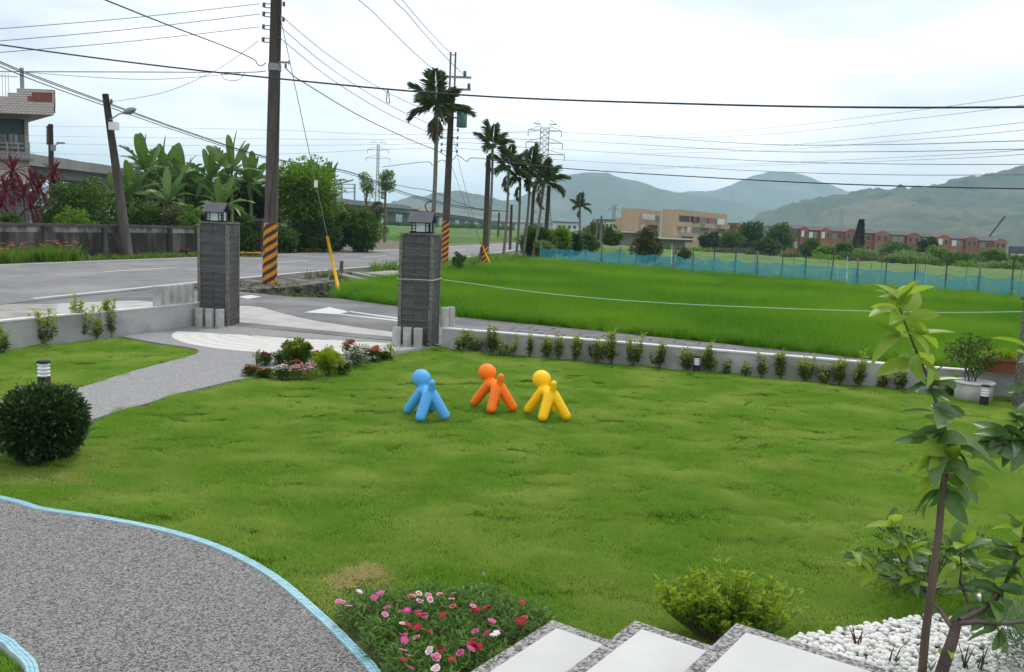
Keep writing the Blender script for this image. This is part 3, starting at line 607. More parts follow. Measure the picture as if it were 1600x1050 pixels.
# ================================================================== GATE, WALLS
def lantern(parent_loc, rz, label):
    t = thing('house_lantern', label, 'lantern', parent_loc, 'house-shaped lanterns on the gate pillars', rz)
    MB().box((0, 0, .012), (.40, .30, .024)).build('base', 'black_metal', t, local=True)
    MB().box((0, 0, .109), (.325, .235, .168)).build('glass_body', 'lantern_glass', t, local=True)
    for sy in (-1, 1):
        for cx in (-.125, .125):
            f = MB(); y = sy * .121
            for dx in (-.033, .033): f.box((cx + dx, y, .109), (.012, .014, .166))
            for k in range(4): f.box((cx, y, .03 + .05 * k), (.06, .012, .012))
            f.build('shutter', 'black_metal', t, local=True)
    for sx in (-1, 1):
        for cy in (-.085, .085):
            f = MB(); x = sx * .166
            for dy in (-.026, .026): f.box((x, cy + dy, .109), (.014, .012, .166))
            for k in range(4): f.box((x, cy, .03 + .05 * k), (.012, .045, .012))
            f.build('shutter', 'black_metal', t, local=True)
    w, d, h0, h1 = .225, .20, .185, .375
    for s in (-1, 1):
        r = MB(); n = Vector((0, s * (h1 - h0), d)).normalized() * .016
        q = [Vector((-w, s * d, h0)), Vector((w, s * d, h0)), Vector((w, 0, h1)), Vector((-w, 0, h1))]
        r.add([p for p in q] + [p + n for p in q], [(0, 1, 2, 3), (4, 5, 6, 7), (0, 1, 5, 4), (1, 2, 6, 5), (2, 3, 7, 6), (3, 0, 4, 7)])
        r.build('roof_slope', 'lantern_roof', t, local=True)
    for x in (-.165, .165):
        g = MB(); g.add([(x - .006, -.15, h0 + .01), (x - .006, .15, h0 + .01), (x - .006, 0, h1 - .03), (x + .006, -.15, h0 + .01), (x + .006, .15, h0 + .01), (x + .006, 0, h1 - .03)], [(0, 1, 2), (3, 5, 4), (0, 3, 4, 1), (1, 4, 5, 2), (2, 5, 3, 0)])
        g.build('gable', 'black_metal', t, local=True)
TILE = {}
def slate(w, h, k):
    key = (w, h, k)
    if key not in TILE:
        bm = bmesh.new(); bmesh.ops.create_cube(bm, size=1); bmesh.ops.scale(bm, vec=(w, .022, h), verts=bm.verts); bmesh.ops.bevel(bm, geom=[e for e in bm.edges if all(v.co.y < 0 for v in e.verts)], offset=.004, segments=1, affect='EDGES')
        me = bpy.data.meshes.new('slate_tile'); bm.to_mesh(me); bm.free(); me.materials.append(M['slate_' + 'abc'[k]]); TILE[key] = me
    return TILE[key]
def pillar(loc, rz, label, W=.62, Hh=2.08):
    t = thing('gate_pillar', label, 'pillar', loc, 'slate clad gate pillars', rz)
    MB().box((0, 0, Hh / 2 - .02), (W - .05, W - .05, Hh - .04)).build('core', 'pillar_core', t, local=True)
    for sx in (-1, 1):
        for sy in (-1, 1):
            MB().box((sx * (W / 2 - .027), sy * (W / 2 - .027), Hh / 2 - .03), (.062, .062, Hh - .06)).build('corner_trim', 'corner_stone', t, local=True)
    MB().box((0, 0, Hh - .014), (W + .012, W + .012, .03)).build('cap', 'corner_stone', t, local=True)
    n = 17; ch = (Hh - .03) / n; in_w = W - .122
    for side in range(4):
        a = side * math.pi / 2; Rm = Matrix.Rotation(a, 4, 'Z')
        for i in range(n):
            two = (i + side) % 2 == 0 or rnd.random() < .35; ws = [(-in_w / 4, in_w / 2 - .010), (in_w / 4, in_w / 2 - .010)] if two else [(0, in_w - .002)]
            for cx, w in ws:
                o = link('slate_tile', slate(round(w, 3), round(ch - .011, 3), rnd.randrange(3)), t, True)
                p = Rm @ Vector((cx, -(W / 2 - .016) - rnd.uniform(-.003, .004), ch * (i + .5))); o.location = p; o.rotation_euler = (0, 0, a)
    return t
PLL, PLR = Vector((-6.02, 17.60, 0)), Vector((-1.73, 15.86, 0))
pillar(PLL, R_(-3), 'slate clad gate pillar left of the gate, where the low concrete wall ends')
pillar(PLR, R_(-9), 'slate clad gate pillar right of the gate, with a thin rope tied round it', Hh=2.04)
lantern(PLL + Vector((-.02, -.04, 2.083)), R_(-8), 'dark roofed house-shaped lantern on the left gate pillar')
lantern(PLR + Vector((.02, -.04, 2.043)), R_(-8), 'dark roofed house-shaped lantern on the right gate pillar')
def garden_wall(line, w, h, label):
    t = thing('garden_wall', label, 'wall', (*line[1], 0)); a = strip(line, w / 2, 0, 0, 1); b = strip(line, w / 2, 0, 0, -1)
    MB().prism(a + b[::-1], -.3, h - .025).build('wall_body', 'wall_concrete', t)
    a = strip(line, w / 2 + .012, 0, 0, 1); b = strip(line, w / 2 + .012, 0, 0, -1)
    MB().prism(a + b[::-1], h - .025, h).build('wall_cap', 'wall_cap', t); return t
garden_wall(WALL_L, .12, .47, 'low grey concrete garden wall with white top left of the gate')
garden_wall(WALL_R, .13, .36, 'long low grey concrete garden wall with white top along the rice paddy')
# fluted concrete stub posts
def stub(p, h, w, rz, label, group, z=0):
    m = MB(); n = 10; ring = [(math.cos(2 * math.pi * k / n) * w / 2 * (1 if k % 2 else .93), math.sin(2 * math.pi * k / n) * w / 2 * .8 * (1 if k % 2 else .93)) for k in range(n)]
    rot = lambda q, s: (p[0] + (q[0] * math.cos(rz) - q[1] * math.sin(rz)) * s, p[1] + (q[0] * math.sin(rz) + q[1] * math.cos(rz)) * s)
    vs = [(*rot(q, 1), z) for q in ring] + [(*rot(q, 1), z + h - .015) for q in ring] + [(*rot(q, .9), z + h) for q in ring]
    m.add(vs, [tuple(range(n))[::-1], tuple(range(2 * n, 3 * n))] + [(i + r * n, (i + 1) % n + r * n, (i + 1) % n + n + r * n, i + n + r * n) for r in (0, 1) for i in range(n)])
    o = m.build('concrete_stub_post', 'post_concrete'); tag(o, label, 'post', group)
side3 = ['leftmost', 'middle one', 'rightmost']
for k in range(3): stub((-6.24 + k * .215, 17.08 - k * .03, 0), .37, .19, R_(-5), 'short concrete post, %s of three at the foot of the left pillar' % side3[k], 'posts before the left pillar')
for k in range(3): stub((-2.07 + k * .195, 15.42 - k * .04, 0), .36, .175, R_(-9), 'short concrete post, %s of three at the foot of the right pillar' % side3[k], 'posts before the right pillar')
for k in range(5):
    a, b = Vector(WALL_L[-2]), Vector(WALL_L[-1]); p = a.lerp(b, .42 + k * .115)
    stub((p.x, p.y), .37, .18, math.atan2((b - a).y, (b - a).x), 'short concrete post standing on the left wall, %s from the pillar' % ['fifth', 'fourth', 'third', 'second', 'nearest'][k], 'posts on the left wall', .47)
for k in range(2): stub((-1.24 + k * .1, 15.66 + k * .13), .36, .17, R_(10), 'short concrete post on the right wall, %s against the right pillar' % ['front one', 'back one'][k], 'posts on the right wall', .36)
# lane pavers seen over the wall
t = None
d = (Vector(WALL_R[2]) - Vector(WALL_R[0])).normalized(); n_ = Vector((-d.y, d.x)); PV = MB().box((0, 0, 0), (.47, .47, .03)).mesh('paver', 'lane_asphalt')
PV2 = MB().box((0, 0, 0), (.47, .47, .03)).mesh('paver', 'slate_b'); cnt = 0
for i in range(0, 22):
    for j in range(3, 9):
        p = Vector(WALL_R[0]) + d * (.5 * i + .25 * (j % 2)) + n_ * (.5 * j + .35)
        if inpoly(np.array([p.x]), np.array([p.y]), [(-1.3, 15.9), (-1.9, 20.2), (2.8, 18.1), (6.28, 16.2), (8.8, 14.2), (10.5, 12.6), (10.5, 12.1)])[0]:
            o = link('paver', PV, lane, True); o.location = (p.x, p.y, .002 + rnd.uniform(-.003, .003)); o.rotation_euler = (rnd.uniform(-.004, .004), rnd.uniform(-.004, .004), math.atan2(d.y, d.x))

# ================================================================== STEPS
st = thing('entrance_steps', 'pale tiled entrance steps with dark pebble borders climbing to the porch', 'steps', (*sp(.5, .5), 0))
for s0, s1, z, lab in ((0, .49, .15, None), (.49, 1.01, .30, None), (1.01, 6.0, .45, None)):
    riser = MB().prism([sp(s0, 0), sp(s1 + (.02 if s1 < 5 else 0), 0), sp(s1 + (.02 if s1 < 5 else 0), 5), sp(s0, 5)], -.1, z - .002).build('step_block' if s1 < 5 else 'porch_block', 'step_border', st)
    a, b = s0 + .075, (s1 - .004 if s1 < 5 else 6.0)
    tt = .08; w = .62 if s1 < 5 else .60
    if s1 < 5:
        MB().prism([sp(a, .075), sp(b, .075), sp(b, 2.0), sp(a, 2.0)], z - .05, z + .004).build('tread_tile', 'porch_tile', riser)
        MB().prism([sp(a, 2.004), sp(b, 2.004), sp(b, 4.0), sp(a, 4.0)], z - .05, z + .004).build('tread_tile', 'porch_tile', riser)
    else:
        for i in range(6):
            for j in range(6):
                x0 = a + (.60 if i else 0) + max(0, i - 1) * .8; x1 = a + .60 + i * .8 - .009; y0 = .075 + j * .8; MB().prism([sp(x0, y0), sp(x1, y0), sp(x1, y0 + .795), sp(x0, y0 + .795)], z - .05, z + .004).build('porch_tile', 'porch_tile', riser)
# ================================================================== BOLLARD LIGHTS
def bollard(loc, h, w, label):
    t = thing('bollard_light', label, 'bollard light', loc, 'louvred garden bollard lights'); hl = min(.17, h * .55)
    MB().lathe([(w * .56, 0), (w * .56, .02), (w * .5, .022), (w * .5, h - hl)], n=16).build('post', 'black_metal', t, True, local=True)
    MB().lathe([(w * .36, h - hl), (w * .36, h - .02)], n=14).build('diffuser', 'louvre', t, True, local=True)
    for k in range(4):
        z = h - hl + (k + .35) * (hl - .02) / 4; MB().lathe([(w * .37, z + .014), (w * .5, z), (w * .5, z + .005), (w * .38, z + .02)], n=16).build('louvre_ring', 'louvre', t, local=True)
    MB().lathe([(w * .52, h - .022), (w * .52, h - .006), (w * .44, h)], n=16).build('cap', 'black_metal', t, local=True)
c = A(69, 600, 8.75); bollard((c.x, 8.75, -.02), .70, .125, 'black louvred bollard light rising behind the round dark bush')
c = G(1088, 580); bollard((c.x, c.y, -.02), .27, .11, 'small black louvred bollard light against the middle of the paddy wall')
c = G(1537, 632); bollard((c.x, c.y, -.02), .30, .115, 'small louvred bollard light in front of the round white-topped planter')
# ================================================================== TOY DOGS
def dog(loc, heading, m, label):
    bm = bmesh.new()
    def cap(a, b, r0, r1, n=6):
        a, b = Vector(a), Vector(b)
        for k in range(n + 1):
            t = k / n; mt = Matrix.Translation(a.lerp(b, t)); bmesh.ops.create_icosphere(bm, subdivisions=3, radius=r0 + (r1 - r0) * t, matrix=mt)
    def cone(a, b, r0, r1):
        a, b = Vector(a), Vector(b); d = b - a; mt = Matrix.Translation((a + b) / 2) @ d.to_track_quat('Z', 'Y').to_matrix().to_4x4()
        bmesh.ops.create_cone(bm, cap_ends=True, segments=24, radius1=r0, radius2=r1, depth=d.length, matrix=mt); cap(a, b, r0, r1, 1)
    for sx, x0 in ((-1, -.095), (1, .085)):
        for sy in (-1, 1): cone((x0 + sx * .02, sy * .03, .325), (sx * .225 - .005, sy * .158, .060), .071, .062)
    cone((-.105, 0, .325), (.105, 0, .34), .076, .08); cone((.10, 0, .35), (.165, 0, .44), .068, .056)
    bmesh.ops.create_uvsphere(bm, u_segments=28, v_segments=18, radius=1, matrix=Matrix.Translation((.205, 0, .478)) @ Matrix.Rotation(R_(-8), 4, 'Y') @ Matrix.Diagonal((.138, .117, .126, 1)))
    cone((-.125, 0, .34), (-.165, 0, .49), .046, .043)
    me = bpy.data.meshes.new('dog_chair'); bm.to_mesh(me); bm.free(); o = bpy.data.objects.new('toy_dog', me); COL.objects.link(o)
    r = o.modifiers.new('r', 'REMESH'); r.mode = 'VOXEL'; r.voxel_size = .0085; s = o.modifiers.new('s', 'SMOOTH'); s.iterations = 9; s.factor = .6
    dg = bpy.context.evaluated_depsgraph_get(); me2 = bpy.data.meshes.new_from_object(o.evaluated_get(dg)); o.modifiers.clear(); o.data = me2; bpy.data.meshes.remove(me); me2.name = 'toy_dog'
    me2.materials.append(M[m]); me2.polygons.foreach_set('use_smooth', [True] * len(me2.polygons)); o.location = loc; o.rotation_euler = (0, 0, heading); o.scale = (.95, .95, .88)
    return tag(o, label, 'toy', 'plastic dog stools on the lawn')
dog((-.965, 9.90, -.01), R_(116), 'toy_blue', 'blue moulded plastic dog stool on the lawn, seen from behind')
dog((-.195, 10.50, -.01), R_(120), 'toy_orange', 'orange moulded plastic dog stool on the lawn, seen from behind')
dog((.455, 10.17, -.01), R_(112), 'toy_yellow', 'yellow moulded plastic dog stool on the lawn, seen from behind')

# ================================================================== GARDEN PLANTS
c = G(66, 716); bt = thing('round_bush', 'round clipped dark green bush on the lawn beside the path', 'bush', (c.x, c.y, 0))
n = 11000; d_ = rng.normal(size=(n, 3)); d_ /= np.linalg.norm(d_, axis=1, keepdims=True); rr = rng.uniform(.16, 1.0, n)[:, None] ** .5 * (1 + .30 * (fbm(d_[:, 0] * 3 + 5 + d_[:, 1], d_[:, 2] * 3 + 2 - d_[:, 1], 3) - .45))[:, None]
pos = np.array([c.x, c.y, .33]) + d_ * rr * np.array([.385, .385, .345]); k = pos[:, 2] > .0
leaf_object('foliage', pos[k], (d_ + np.array([0, 0, .45]) + rng.normal(size=(n, 3)) * .5)[k], .05, .026, 'leaf_dark', bt)
leaf_object('young_shoots', pos[k][:420] + d_[k][:420] * rng.uniform(.0, .07, (420, 1)), (d_ + [0, 0, .9])[k][:420], .045, .018, 'leaf_box', bt)
b = MB()
for q in range(9): a = q * .7; b.tube([(c.x, c.y, -.03), (c.x + .06 * math.cos(a), c.y + .06 * math.sin(a), .15), (c.x + .24 * math.cos(a), c.y + .24 * math.sin(a), .4)], [.014, .01, .004], 5)
b.build('stems', 'bark', bt)['kind'] = 'stuff'

def boxwood(p, h, w, label, group, m='leaf_box', tips=.25, ns=6):
    t = thing('boxwood_shrub', label, 'shrub', p, group); P = []; D = []; Pt = []; Dt = []; b = MB()
    for s in range(ns):
        a = rnd.uniform(0, 6.3); r = rnd.uniform(.1, 1) * w; hh = h * rnd.uniform(.55, 1.05) * (1 - .25 * r / w); top = Vector((p[0] + r * math.cos(a), p[1] + r * math.sin(a) * .7, p[2] + hh)); base = Vector((p[0] + rnd.uniform(-.02, .02), p[1] + rnd.uniform(-.02, .02), p[2] - .03))
        mid = base.lerp(top, .5) + Vector((r * math.cos(a) * .25, r * math.sin(a) * .2, -.02)); b.tube([base, mid, top], [.006, .004, .002], 4)
        for k in range(int(60 * hh / .35)):
            t_ = rnd.uniform(.28, 1); q = (base.lerp(mid, t_ * 2) if t_ < .5 else mid.lerp(top, t_ * 2 - 1)); az = rnd.uniform(0, 6.3); dd = (math.cos(az), math.sin(az), rnd.uniform(.2, 1.1)); jitter = [rnd.gauss(0, .022) for _ in range(3)]
            q = (q.x + jitter[0], q.y + jitter[1], q.z + jitter[2])
            if t_ > 1 - tips: Pt.append(q); Dt.append(dd)
            else: P.append(q); D.append(dd)
    leaf_object('foliage', P, D, .052, .031, m, t); leaf_object('young_tips', Pt, Dt, .048, .028, 'leaf_boxtip', t); b.build('stems', 'bark', t)['kind'] = 'stuff'
# along the paddy wall, from the pillar to the right
RW = [(724, 545, 34, 15), (741, 547, 37, 14), (768, 548, 38, 13), (790, 549, 36, 16), (826, 552, 40, 5), (853, 555, 32, 11), (873, 557, 40, 8), (895, 558, 42, 14), (927, 560, 44, 13), (951, 562, 46, 9), (985, 566, 42, 14), (1025, 569, 38, 12), (1068, 574, 50, 11), (1103, 578, 40, 12), (1122, 576, 36, 7), (1158, 582, 46, 8), (1187, 587, 38, 8), (1218, 590, 52, 12), (1257, 594, 48, 13), (1288, 597, 38, 14), (1312, 600, 44, 17), (1345, 603, 42, 12), (1378, 606, 30, 13), (1408, 608, 34, 11), (1480, 612, 32, 14)]
for i, (u, v, hp, wp) in enumerate(RW):
    p = G(u, v); p.z = -.02; k = p.y / FPX; p.y = float(np.interp(p.x, [q[0] for q in WALL_R], [q[1] for q in WALL_R])) - .20
    boxwood(p, hp * k * 1.15 * rnd.choice((.7, .9, 1, 1.1, 1.25)), wp * k * 1.3 * rnd.uniform(.75, 1.2), ('%s boxwood shrub from the right pillar along the paddy wall' % ORD[i]).replace('first boxwood', 'nearest boxwood'), 'boxwood shrubs along the paddy wall', tips=.2 if i % 3 else .32, ns=4 if wp < 9 else 7)
for i, (u, v, hp, wp) in enumerate([(-8, 548, 38, 16), (55, 537, 56, 22), (112, 529, 60, 18), (138, 527, 44, 18), (163, 524, 58, 12)]):
    p = G(u, v); p.z = -.02; k = p.y / FPX; p.x += .18; p.y -= .12
    boxwood(p, hp * k * 1.3, wp * k * 1.35, 'young boxwood shrub by the left wall, %s from the path' % ['fifth', 'fourth', 'third', 'second', 'nearest'][i], 'boxwood shrubs along the left wall', tips=.35, ns=9)

# ---- flower bed at the gate
def small_bush(name, u, v, wpx, hpx, m, Ln, Wd, label, nl=900, cat='bush', tipm=None, flat=1, group=None):
    p = G(u, v); p.z = -.02; k = p.y / FPX; s_ = 1.22 if cat == 'flowers' else 1; rx = wpx * k / 2 * s_; rz = hpx * k / 2 * s_; t = thing(name, label, cat, p, group)
    pos, out, cc = clumps((p.x, p.y, p.z + rz * 1.08), (rx * .85, rx * .75, rz * .85), 34, nl // 34, rx * .28, .35, 0.0); leaf_object('foliage', pos, out + [0, 0, .5], Ln, Wd, m, t)
    if tipm: q = pos[pos[:, 2] > p.z + rz * 1.3]; leaf_object('young_shoots', q[::3] + [0, 0, .02], rng.normal(size=(len(q[::3]), 3)) * .5 + [0, 0, 1], Ln, Wd, tipm, t)
    b = MB()
    for j in range(6): e = Vector(cc[j * 5]); b.tube([p, p.lerp(e, .5) + Vector((0, 0, -.02)), e], [.01, .007, .003], 4)
    b.build('stems', 'bark', t)['kind'] = 'stuff'; return t, pos, out, k
def blossoms(t, pos, n, size, pm, center=None):
    q = pos[np.argsort(-pos[:, 2] + rng.uniform(0, .06, len(pos)))][:n * 2][::2]; V = []; F = []; a_ = []; b = 0
    for c in q:
        for k in range(5):
            a = k * 1.2566 + rnd.random(); V += [(c[0], c[1], c[2] + .012), (c[0] + math.cos(a - .5) * size, c[1] + math.sin(a - .5) * size, c[2] + .02), (c[0] + math.cos(a) * size * 1.2, c[1] + math.sin(a) * size * 1.2, c[2] + .025), (c[0] + math.cos(a + .5) * size, c[1] + math.sin(a + .5) * size, c[2] + .02)]
            F += [(b, b + 1, b + 2), (b, b + 2, b + 3)]; b += 4; a_ += [rnd.random()] * 4
    link('flowers', npmesh('flowers', V, F, 'petal_' + pm, a_), t)['kind'] = 'stuff'
small_bush('clipped_bush', 464, 570, 56, 42, 'leaf_box', .05, .024, 'clipped olive green bush at the back of the gate flower bed', 5200, tipm='leaf_boxtip')
small_bush('lime_bush', 512, 586, 54, 44, 'leaf_lime', .04, .013, 'feathery lime green shrub in the middle of the gate flower bed', 5200)
small_bush('leafy_shrub', 402, 570, 16, 26, 'leaf_pale', .06, .02, 'pale slender shrub at the left end of the gate flower bed', 90)
small_bush('leafy_shrub', 612, 562, 22, 28, 'leaf_lime', .075, .03, 'yellow-leaved shrub alone at the right end of the gate flower bed', 90)
small_bush('leafy_shrub', 514, 560, 26, 22, 'leaf_lime', .05, .02, 'yellowish shrub tip behind the lime green shrub', 160)
for u, v, w, h, pm, lab, nf in ((392, 587, 26, 14, 'crimson', 'crimson flowers at the front left end of the gate bed', 26), (415, 572, 20, 18, 'magenta', 'magenta petunia flowers beside the path', 26), (440, 569, 34, 18, 'white', 'white flowers in front of the clipped olive bush', 30),
                            (412, 589, 24, 12, 'coral', 'small salmon flowers low among the crimson ones', 10), (441, 591, 38, 16, 'white', 'low white flowers on the lawn edge of the gate bed', 20), (470, 591, 48, 18, 'blush', 'low blush pink flowers on the lawn edge of the gate bed', 44), (462, 577, 22, 12, 'crimson', 'dark red flowers between the white and blush patches', 12),
                            (494, 565, 20, 14, 'coral', 'coral flowers just right of the clipped bush', 18), (549, 560, 30, 26, 'coral', 'tall coral pink flowers behind the white ones', 60), (560, 570, 42, 26, 'white', 'cream white flowers beside the lime green shrub', 70),
                            (584, 563, 28, 18, 'coral', 'coral red flowers right of the cream white patch', 46), (600, 562, 16, 12, 'coral', 'small coral flower tuft next to the yellow-leaved shrub', 26), (536, 584, 30, 18, 'blush', 'sparse plum-coloured foliage patch under the cream flowers', 4)):
    t, pos, out, k = small_bush('flowering_plant', u, v, w, h, 'leaf_mid', .04, .016, 'patch of ' + lab if 'patch' not in lab else lab, 900, 'flowers', group='flowers in the gate bed'); blossoms(t, pos, int(nf * 2.6), .019, pm)

# ---- dianthus bed in the foreground
slab('flower_bed_soil', BED, -.1, -.004, 'earth')
FL = {}
def flower_mesh(col, eye):
    key = (col, eye)
    if key in FL: return FL[key]
    m = MB(); n = 5
    for k in range(n):
        a = k * 2 * math.pi / n; ca = lambda da, r, z: (math.cos(a + da) * r, math.sin(a + da) * r, z)
        m.add([(0, 0, 0), ca(-.5, .010, .003), ca(-.58, .0165, .005), ca(-.3, .0185, .0045), ca(-.12, .0172, .005), ca(.12, .0186, .0045), ca(.33, .0172, .005), ca(.56, .0168, .005), ca(.5, .010, .003)], [tuple(range(9))])
    me = m.mesh('flower', 'petal_' + col); me.materials.append(M['petal_' + eye]); b = len(me.vertices)
    a = me.attributes.new('var', 'FLOAT', 'POINT'); a.data.foreach_set('value', [rnd.random() for _ in range(b)]); FL[key] = me
    m2 = MB()
    m2.add([(math.cos(q * .6283) * (.0095 + .002 * (q % 2)), math.sin(q * .6283) * (.0095 + .002 * (q % 2)), .0062) for q in range(10)], [tuple(range(10))])
    FL[key] = (me, m2.mesh('flower_eye', 'petal_' + eye)); return FL[key]
bloom = [(560, 925, 'blush', 'white'), (595, 927, 'pink', 'pink'), (545, 948, 'pink', 'blush'), (530, 940, 'blush', 'pink'), (585, 934, 'pink', 'pink'), (628, 957, 'pink', 'magenta'), (636, 955, 'magenta', 'pink'), (645, 931, 'blush', 'coral'), (655, 928, 'white', 'coral'), (657, 938, 'white', 'pink'), (672, 937, 'white', 'coral'), (688, 930, 'blush', 'pink'), (710, 927, 'blush', 'white'), (708, 947, 'coral', 'red'), (654, 961, 'red', 'crimson'), (694, 962, 'red', 'crimson'), (653, 980, 'red', 'crimson'), (670, 988, 'red', 'crimson'), (562, 980, 'pink', 'magenta'), (630, 975, 'white', 'blush'), (652, 997, 'blush', 'magenta'), (594, 1000, 'pink', 'pink'), (600, 1003, 'pink', 'pink'), (588, 1016, 'pink', 'pink'), (568, 1022, 'pink', 'pink'), (584, 1010, 'pink', 'pink'), (599, 1037, 'white', 'magenta'), (630, 1017, 'blush', 'pink'), (640, 1025, 'blush', 'pink'), (639, 1045, 'pink', 'pink'), (678, 1028, 'blush', 'pink'), (706, 1032, 'red', 'crimson'), (680, 1046, 'white', 'blush'), (740, 999, 'red', 'crimson'), (736, 1007, 'red', 'crimson'), (748, 1010, 'red', 'crimson'), (760, 989, 'crimson', 'magenta'), (770, 992, 'white', 'white'), (820, 966, 'coral', 'red'), (810, 971, 'red', 'crimson'), (815, 941, 'red', 'crimson'), (740, 948, 'blush', 'pink')]
bloom += [(rnd.uniform(540, 800), rnd.uniform(930, 1050), *rnd.choice([('pink', 'pink'), ('red', 'crimson'), ('blush', 'pink'), ('white', 'blush'), ('pink', 'magenta'), ('red', 'crimson')])) for _ in range(30)]
bloom = [q for q in bloom if inpoly(np.array([G(q[0], q[1], .19).x]), np.array([G(q[0], q[1], .19).y]), BED)[0] or q[1] < 960]
plants = [(-.72, 4.62), (-.42, 4.72), (-.12, 4.72), (.10, 4.55), (-.55, 4.32), (-.25, 4.35), (-.38, 4.02), (-.12, 4.12), (-.30, 3.75)]
desc = ['beside the dry lawn patch', 'at the back of the front bed, pale pink blooms', 'at the back right of the front bed with dark red blooms', 'nearest the top corner of the lowest step', 'in the middle next to the blue mosaic edging', 'in the middle of the front bed with crimson blooms', 'low left by the mosaic edging with pink blooms', 'along the lowest step with dark red blooms', 'at the bottom edge of the picture by the mosaic curve']
PT = []
for i, (x0, y0) in enumerate(plants):
    t = thing('dianthus_plant', 'leafy dianthus ' + desc[i], 'flowers', (x0, y0, 0), 'dianthus plants in the front bed'); PT.append(t); P = []; D = []
    for k in range(820):
        a = rnd.uniform(0, 6.3); r = .19 * math.sqrt(rnd.random()); z = rnd.uniform(.0, .17) * (1 - .3 * r / .19); P.append((x0 + r * math.cos(a), y0 + r * math.sin(a), z)); az = rnd.uniform(0, 6.3); D.append((math.cos(az), math.sin(az), rnd.uniform(.3, 1.6)))
    leaf_object('foliage', P, D, .062, .011, 'leaf_dianthus', t, .1, .25)
for u, v, c1, c2 in bloom:
    i = 0; best = None
    zf = .20 if v < 950 else .19; q = G(u, v, zf)
    i = min(range(len(plants)), key=lambda j: (plants[j][0] - q.x) ** 2 + (plants[j][1] - q.y) ** 2); t = PT[i]
    for s in range(rnd.choice((1, 1, 2))):
        qq = q + Vector((rnd.uniform(-.02, .02), rnd.uniform(-.02, .02), rnd.uniform(-.01, .008))) * (1 if s else .2)
        me, eye = flower_mesh(c1, c2); o = link('flower', me, t, True); o.location = qq - t.location; o.rotation_euler = (rnd.uniform(-.1, .75), rnd.uniform(-.4, .4), rnd.uniform(0, 6)); o.scale = (rnd.uniform(1.0, 1.35),) * 3
        e = link('flower_eye', eye, o, True)
        pl = Vector((plants[i][0], plants[i][1], 0)); MB().tube([pl.lerp(qq, .35) * 1 + Vector((0, 0, .0)), pl.lerp(qq, .8) + Vector((0, 0, -.03)), qq], [.0018, .0016, .0014], 4).build('stem', 'leaf_dianthus', t)
# green bush beside the steps (pale young leaves)
t = thing('azalea_bush', 'fresh green leafy bush growing behind the middle and upper steps', 'bush', (1.28, 4.62, 0)); b = MB(); P = []; D = []; Pt = []; Dt = []
for s in range(95):
    a = rnd.uniform(0, 6.3); r = math.sqrt(rnd.random()); x0, y0 = 1.28 + .44 * r * math.cos(a), 4.60 + .20 * r * math.sin(a) - .2 * (r * math.cos(a)) * .5; hh = (.40 - .16 * r) * rnd.uniform(.6, 1.25)
    base = Vector((1.28 + (x0 - 1.28) * .4, 4.6 + (y0 - 4.6) * .4, 0)); tip = Vector((x0, y0, hh)); b.tube([base, base.lerp(tip, .55) + Vector((0, 0, -.02)), tip], [.004, .003, .0015], 4)
    for k in range(26):
        t_ = rnd.uniform(.3, 1); q = base.lerp(tip, t_); az = rnd.uniform(0, 6.3); (P if t_ < .58 else Pt).append((q.x + rnd.gauss(0, .012), q.y + rnd.gauss(0, .012), q.z)); (D if t_ < .58 else Dt).append((math.cos(az), math.sin(az), rnd.uniform(.3, 1.5)))
leaf_object('foliage', P, D, .055, .022, 'leaf_bright', t); leaf_object('young_shoots', Pt, Dt, .055, .021, 'leaf_lime', t); b.build('stems', 'bark', t)['kind'] = 'stuff'
# white pebbles
slab('pebble_bed_soil', PEBBED, -.1, -.016, 'earth')
x, y = scatter_pts(PEBBED, 2400); bm = bmesh.new(); bmesh.ops.create_icosphere(bm, subdivisions=2, radius=1); bv = np.array([v.co for v in bm.verts]); bf = np.array([[v.index for v in f.verts] for f in bm.faces]); bm.free()
V = []; F = []
for i in range(len(x)):
    s = rng.uniform(.010, .021); a = rng.uniform(0, 6.3); q = bv * (1 + .12 * np.sin(bv[:, [1, 2, 0]] * 3 + rng.uniform(0, 6, 3))) * s * np.array([1.25, 1, .68]); ca, sa = math.cos(a), math.sin(a)
    q = np.stack([q[:, 0] * ca - q[:, 1] * sa + x[i], q[:, 0] * sa + q[:, 1] * ca + y[i], q[:, 2] + rng.uniform(-.012, .022)], 1); V.append(q); F.append(bf + i * len(bv))
tag(link('white_pebbles', npmesh('white_pebbles', np.concatenate(V), np.concatenate(F), 'white_pebble', smooth=True)), 'smooth white pebbles spread round the young tree beside the porch', 'pebbles', kind='stuff')

# ---- pomelo saplings: every leaf its own
def leaf_mesh(name, Ln, Wd, m, droop, cup, seg=7):
    V = []; F = []; va = []
    for i in range(seg + 1):
        t = i / seg; w = Wd / 2 * (math.sin(math.pi * min(1, t * .93 + .05)) ** .7) * (1.12 - .25 * t) if 0 < i < seg else Wd * .02
        z = -droop * Ln * t * t; x = Ln * t * (1 - .2 * droop * t)
        V += [(x, -w, z + cup * w + .004 * math.sin(i * 2.1)), (x, -w * .5, z + cup * w * .35), (x, 0, z), (x, w * .5, z + cup * w * .35), (x, w, z + cup * w - .004 * math.sin(i * 1.7))]
    for i in range(seg):
        for j in range(4): a = i * 5 + j; F.append((a, a + 5, a + 6, a + 1))
    r = rnd.random(); return npmesh(name, V, F, m, [min(1, max(0, r + (.16 if k % 5 == 2 else 0))) for k in range(len(V))], smooth=True)
LM = {m: [leaf_mesh('leaf', 1, w, m, d, c) for w, d, c in ((.42, .2, .3), (.46, .45, .22), (.38, .08, .4), (.44, .7, .28))] for m in ('pomelo_dark', 'pomelo_young', 'pomelo_grey')}
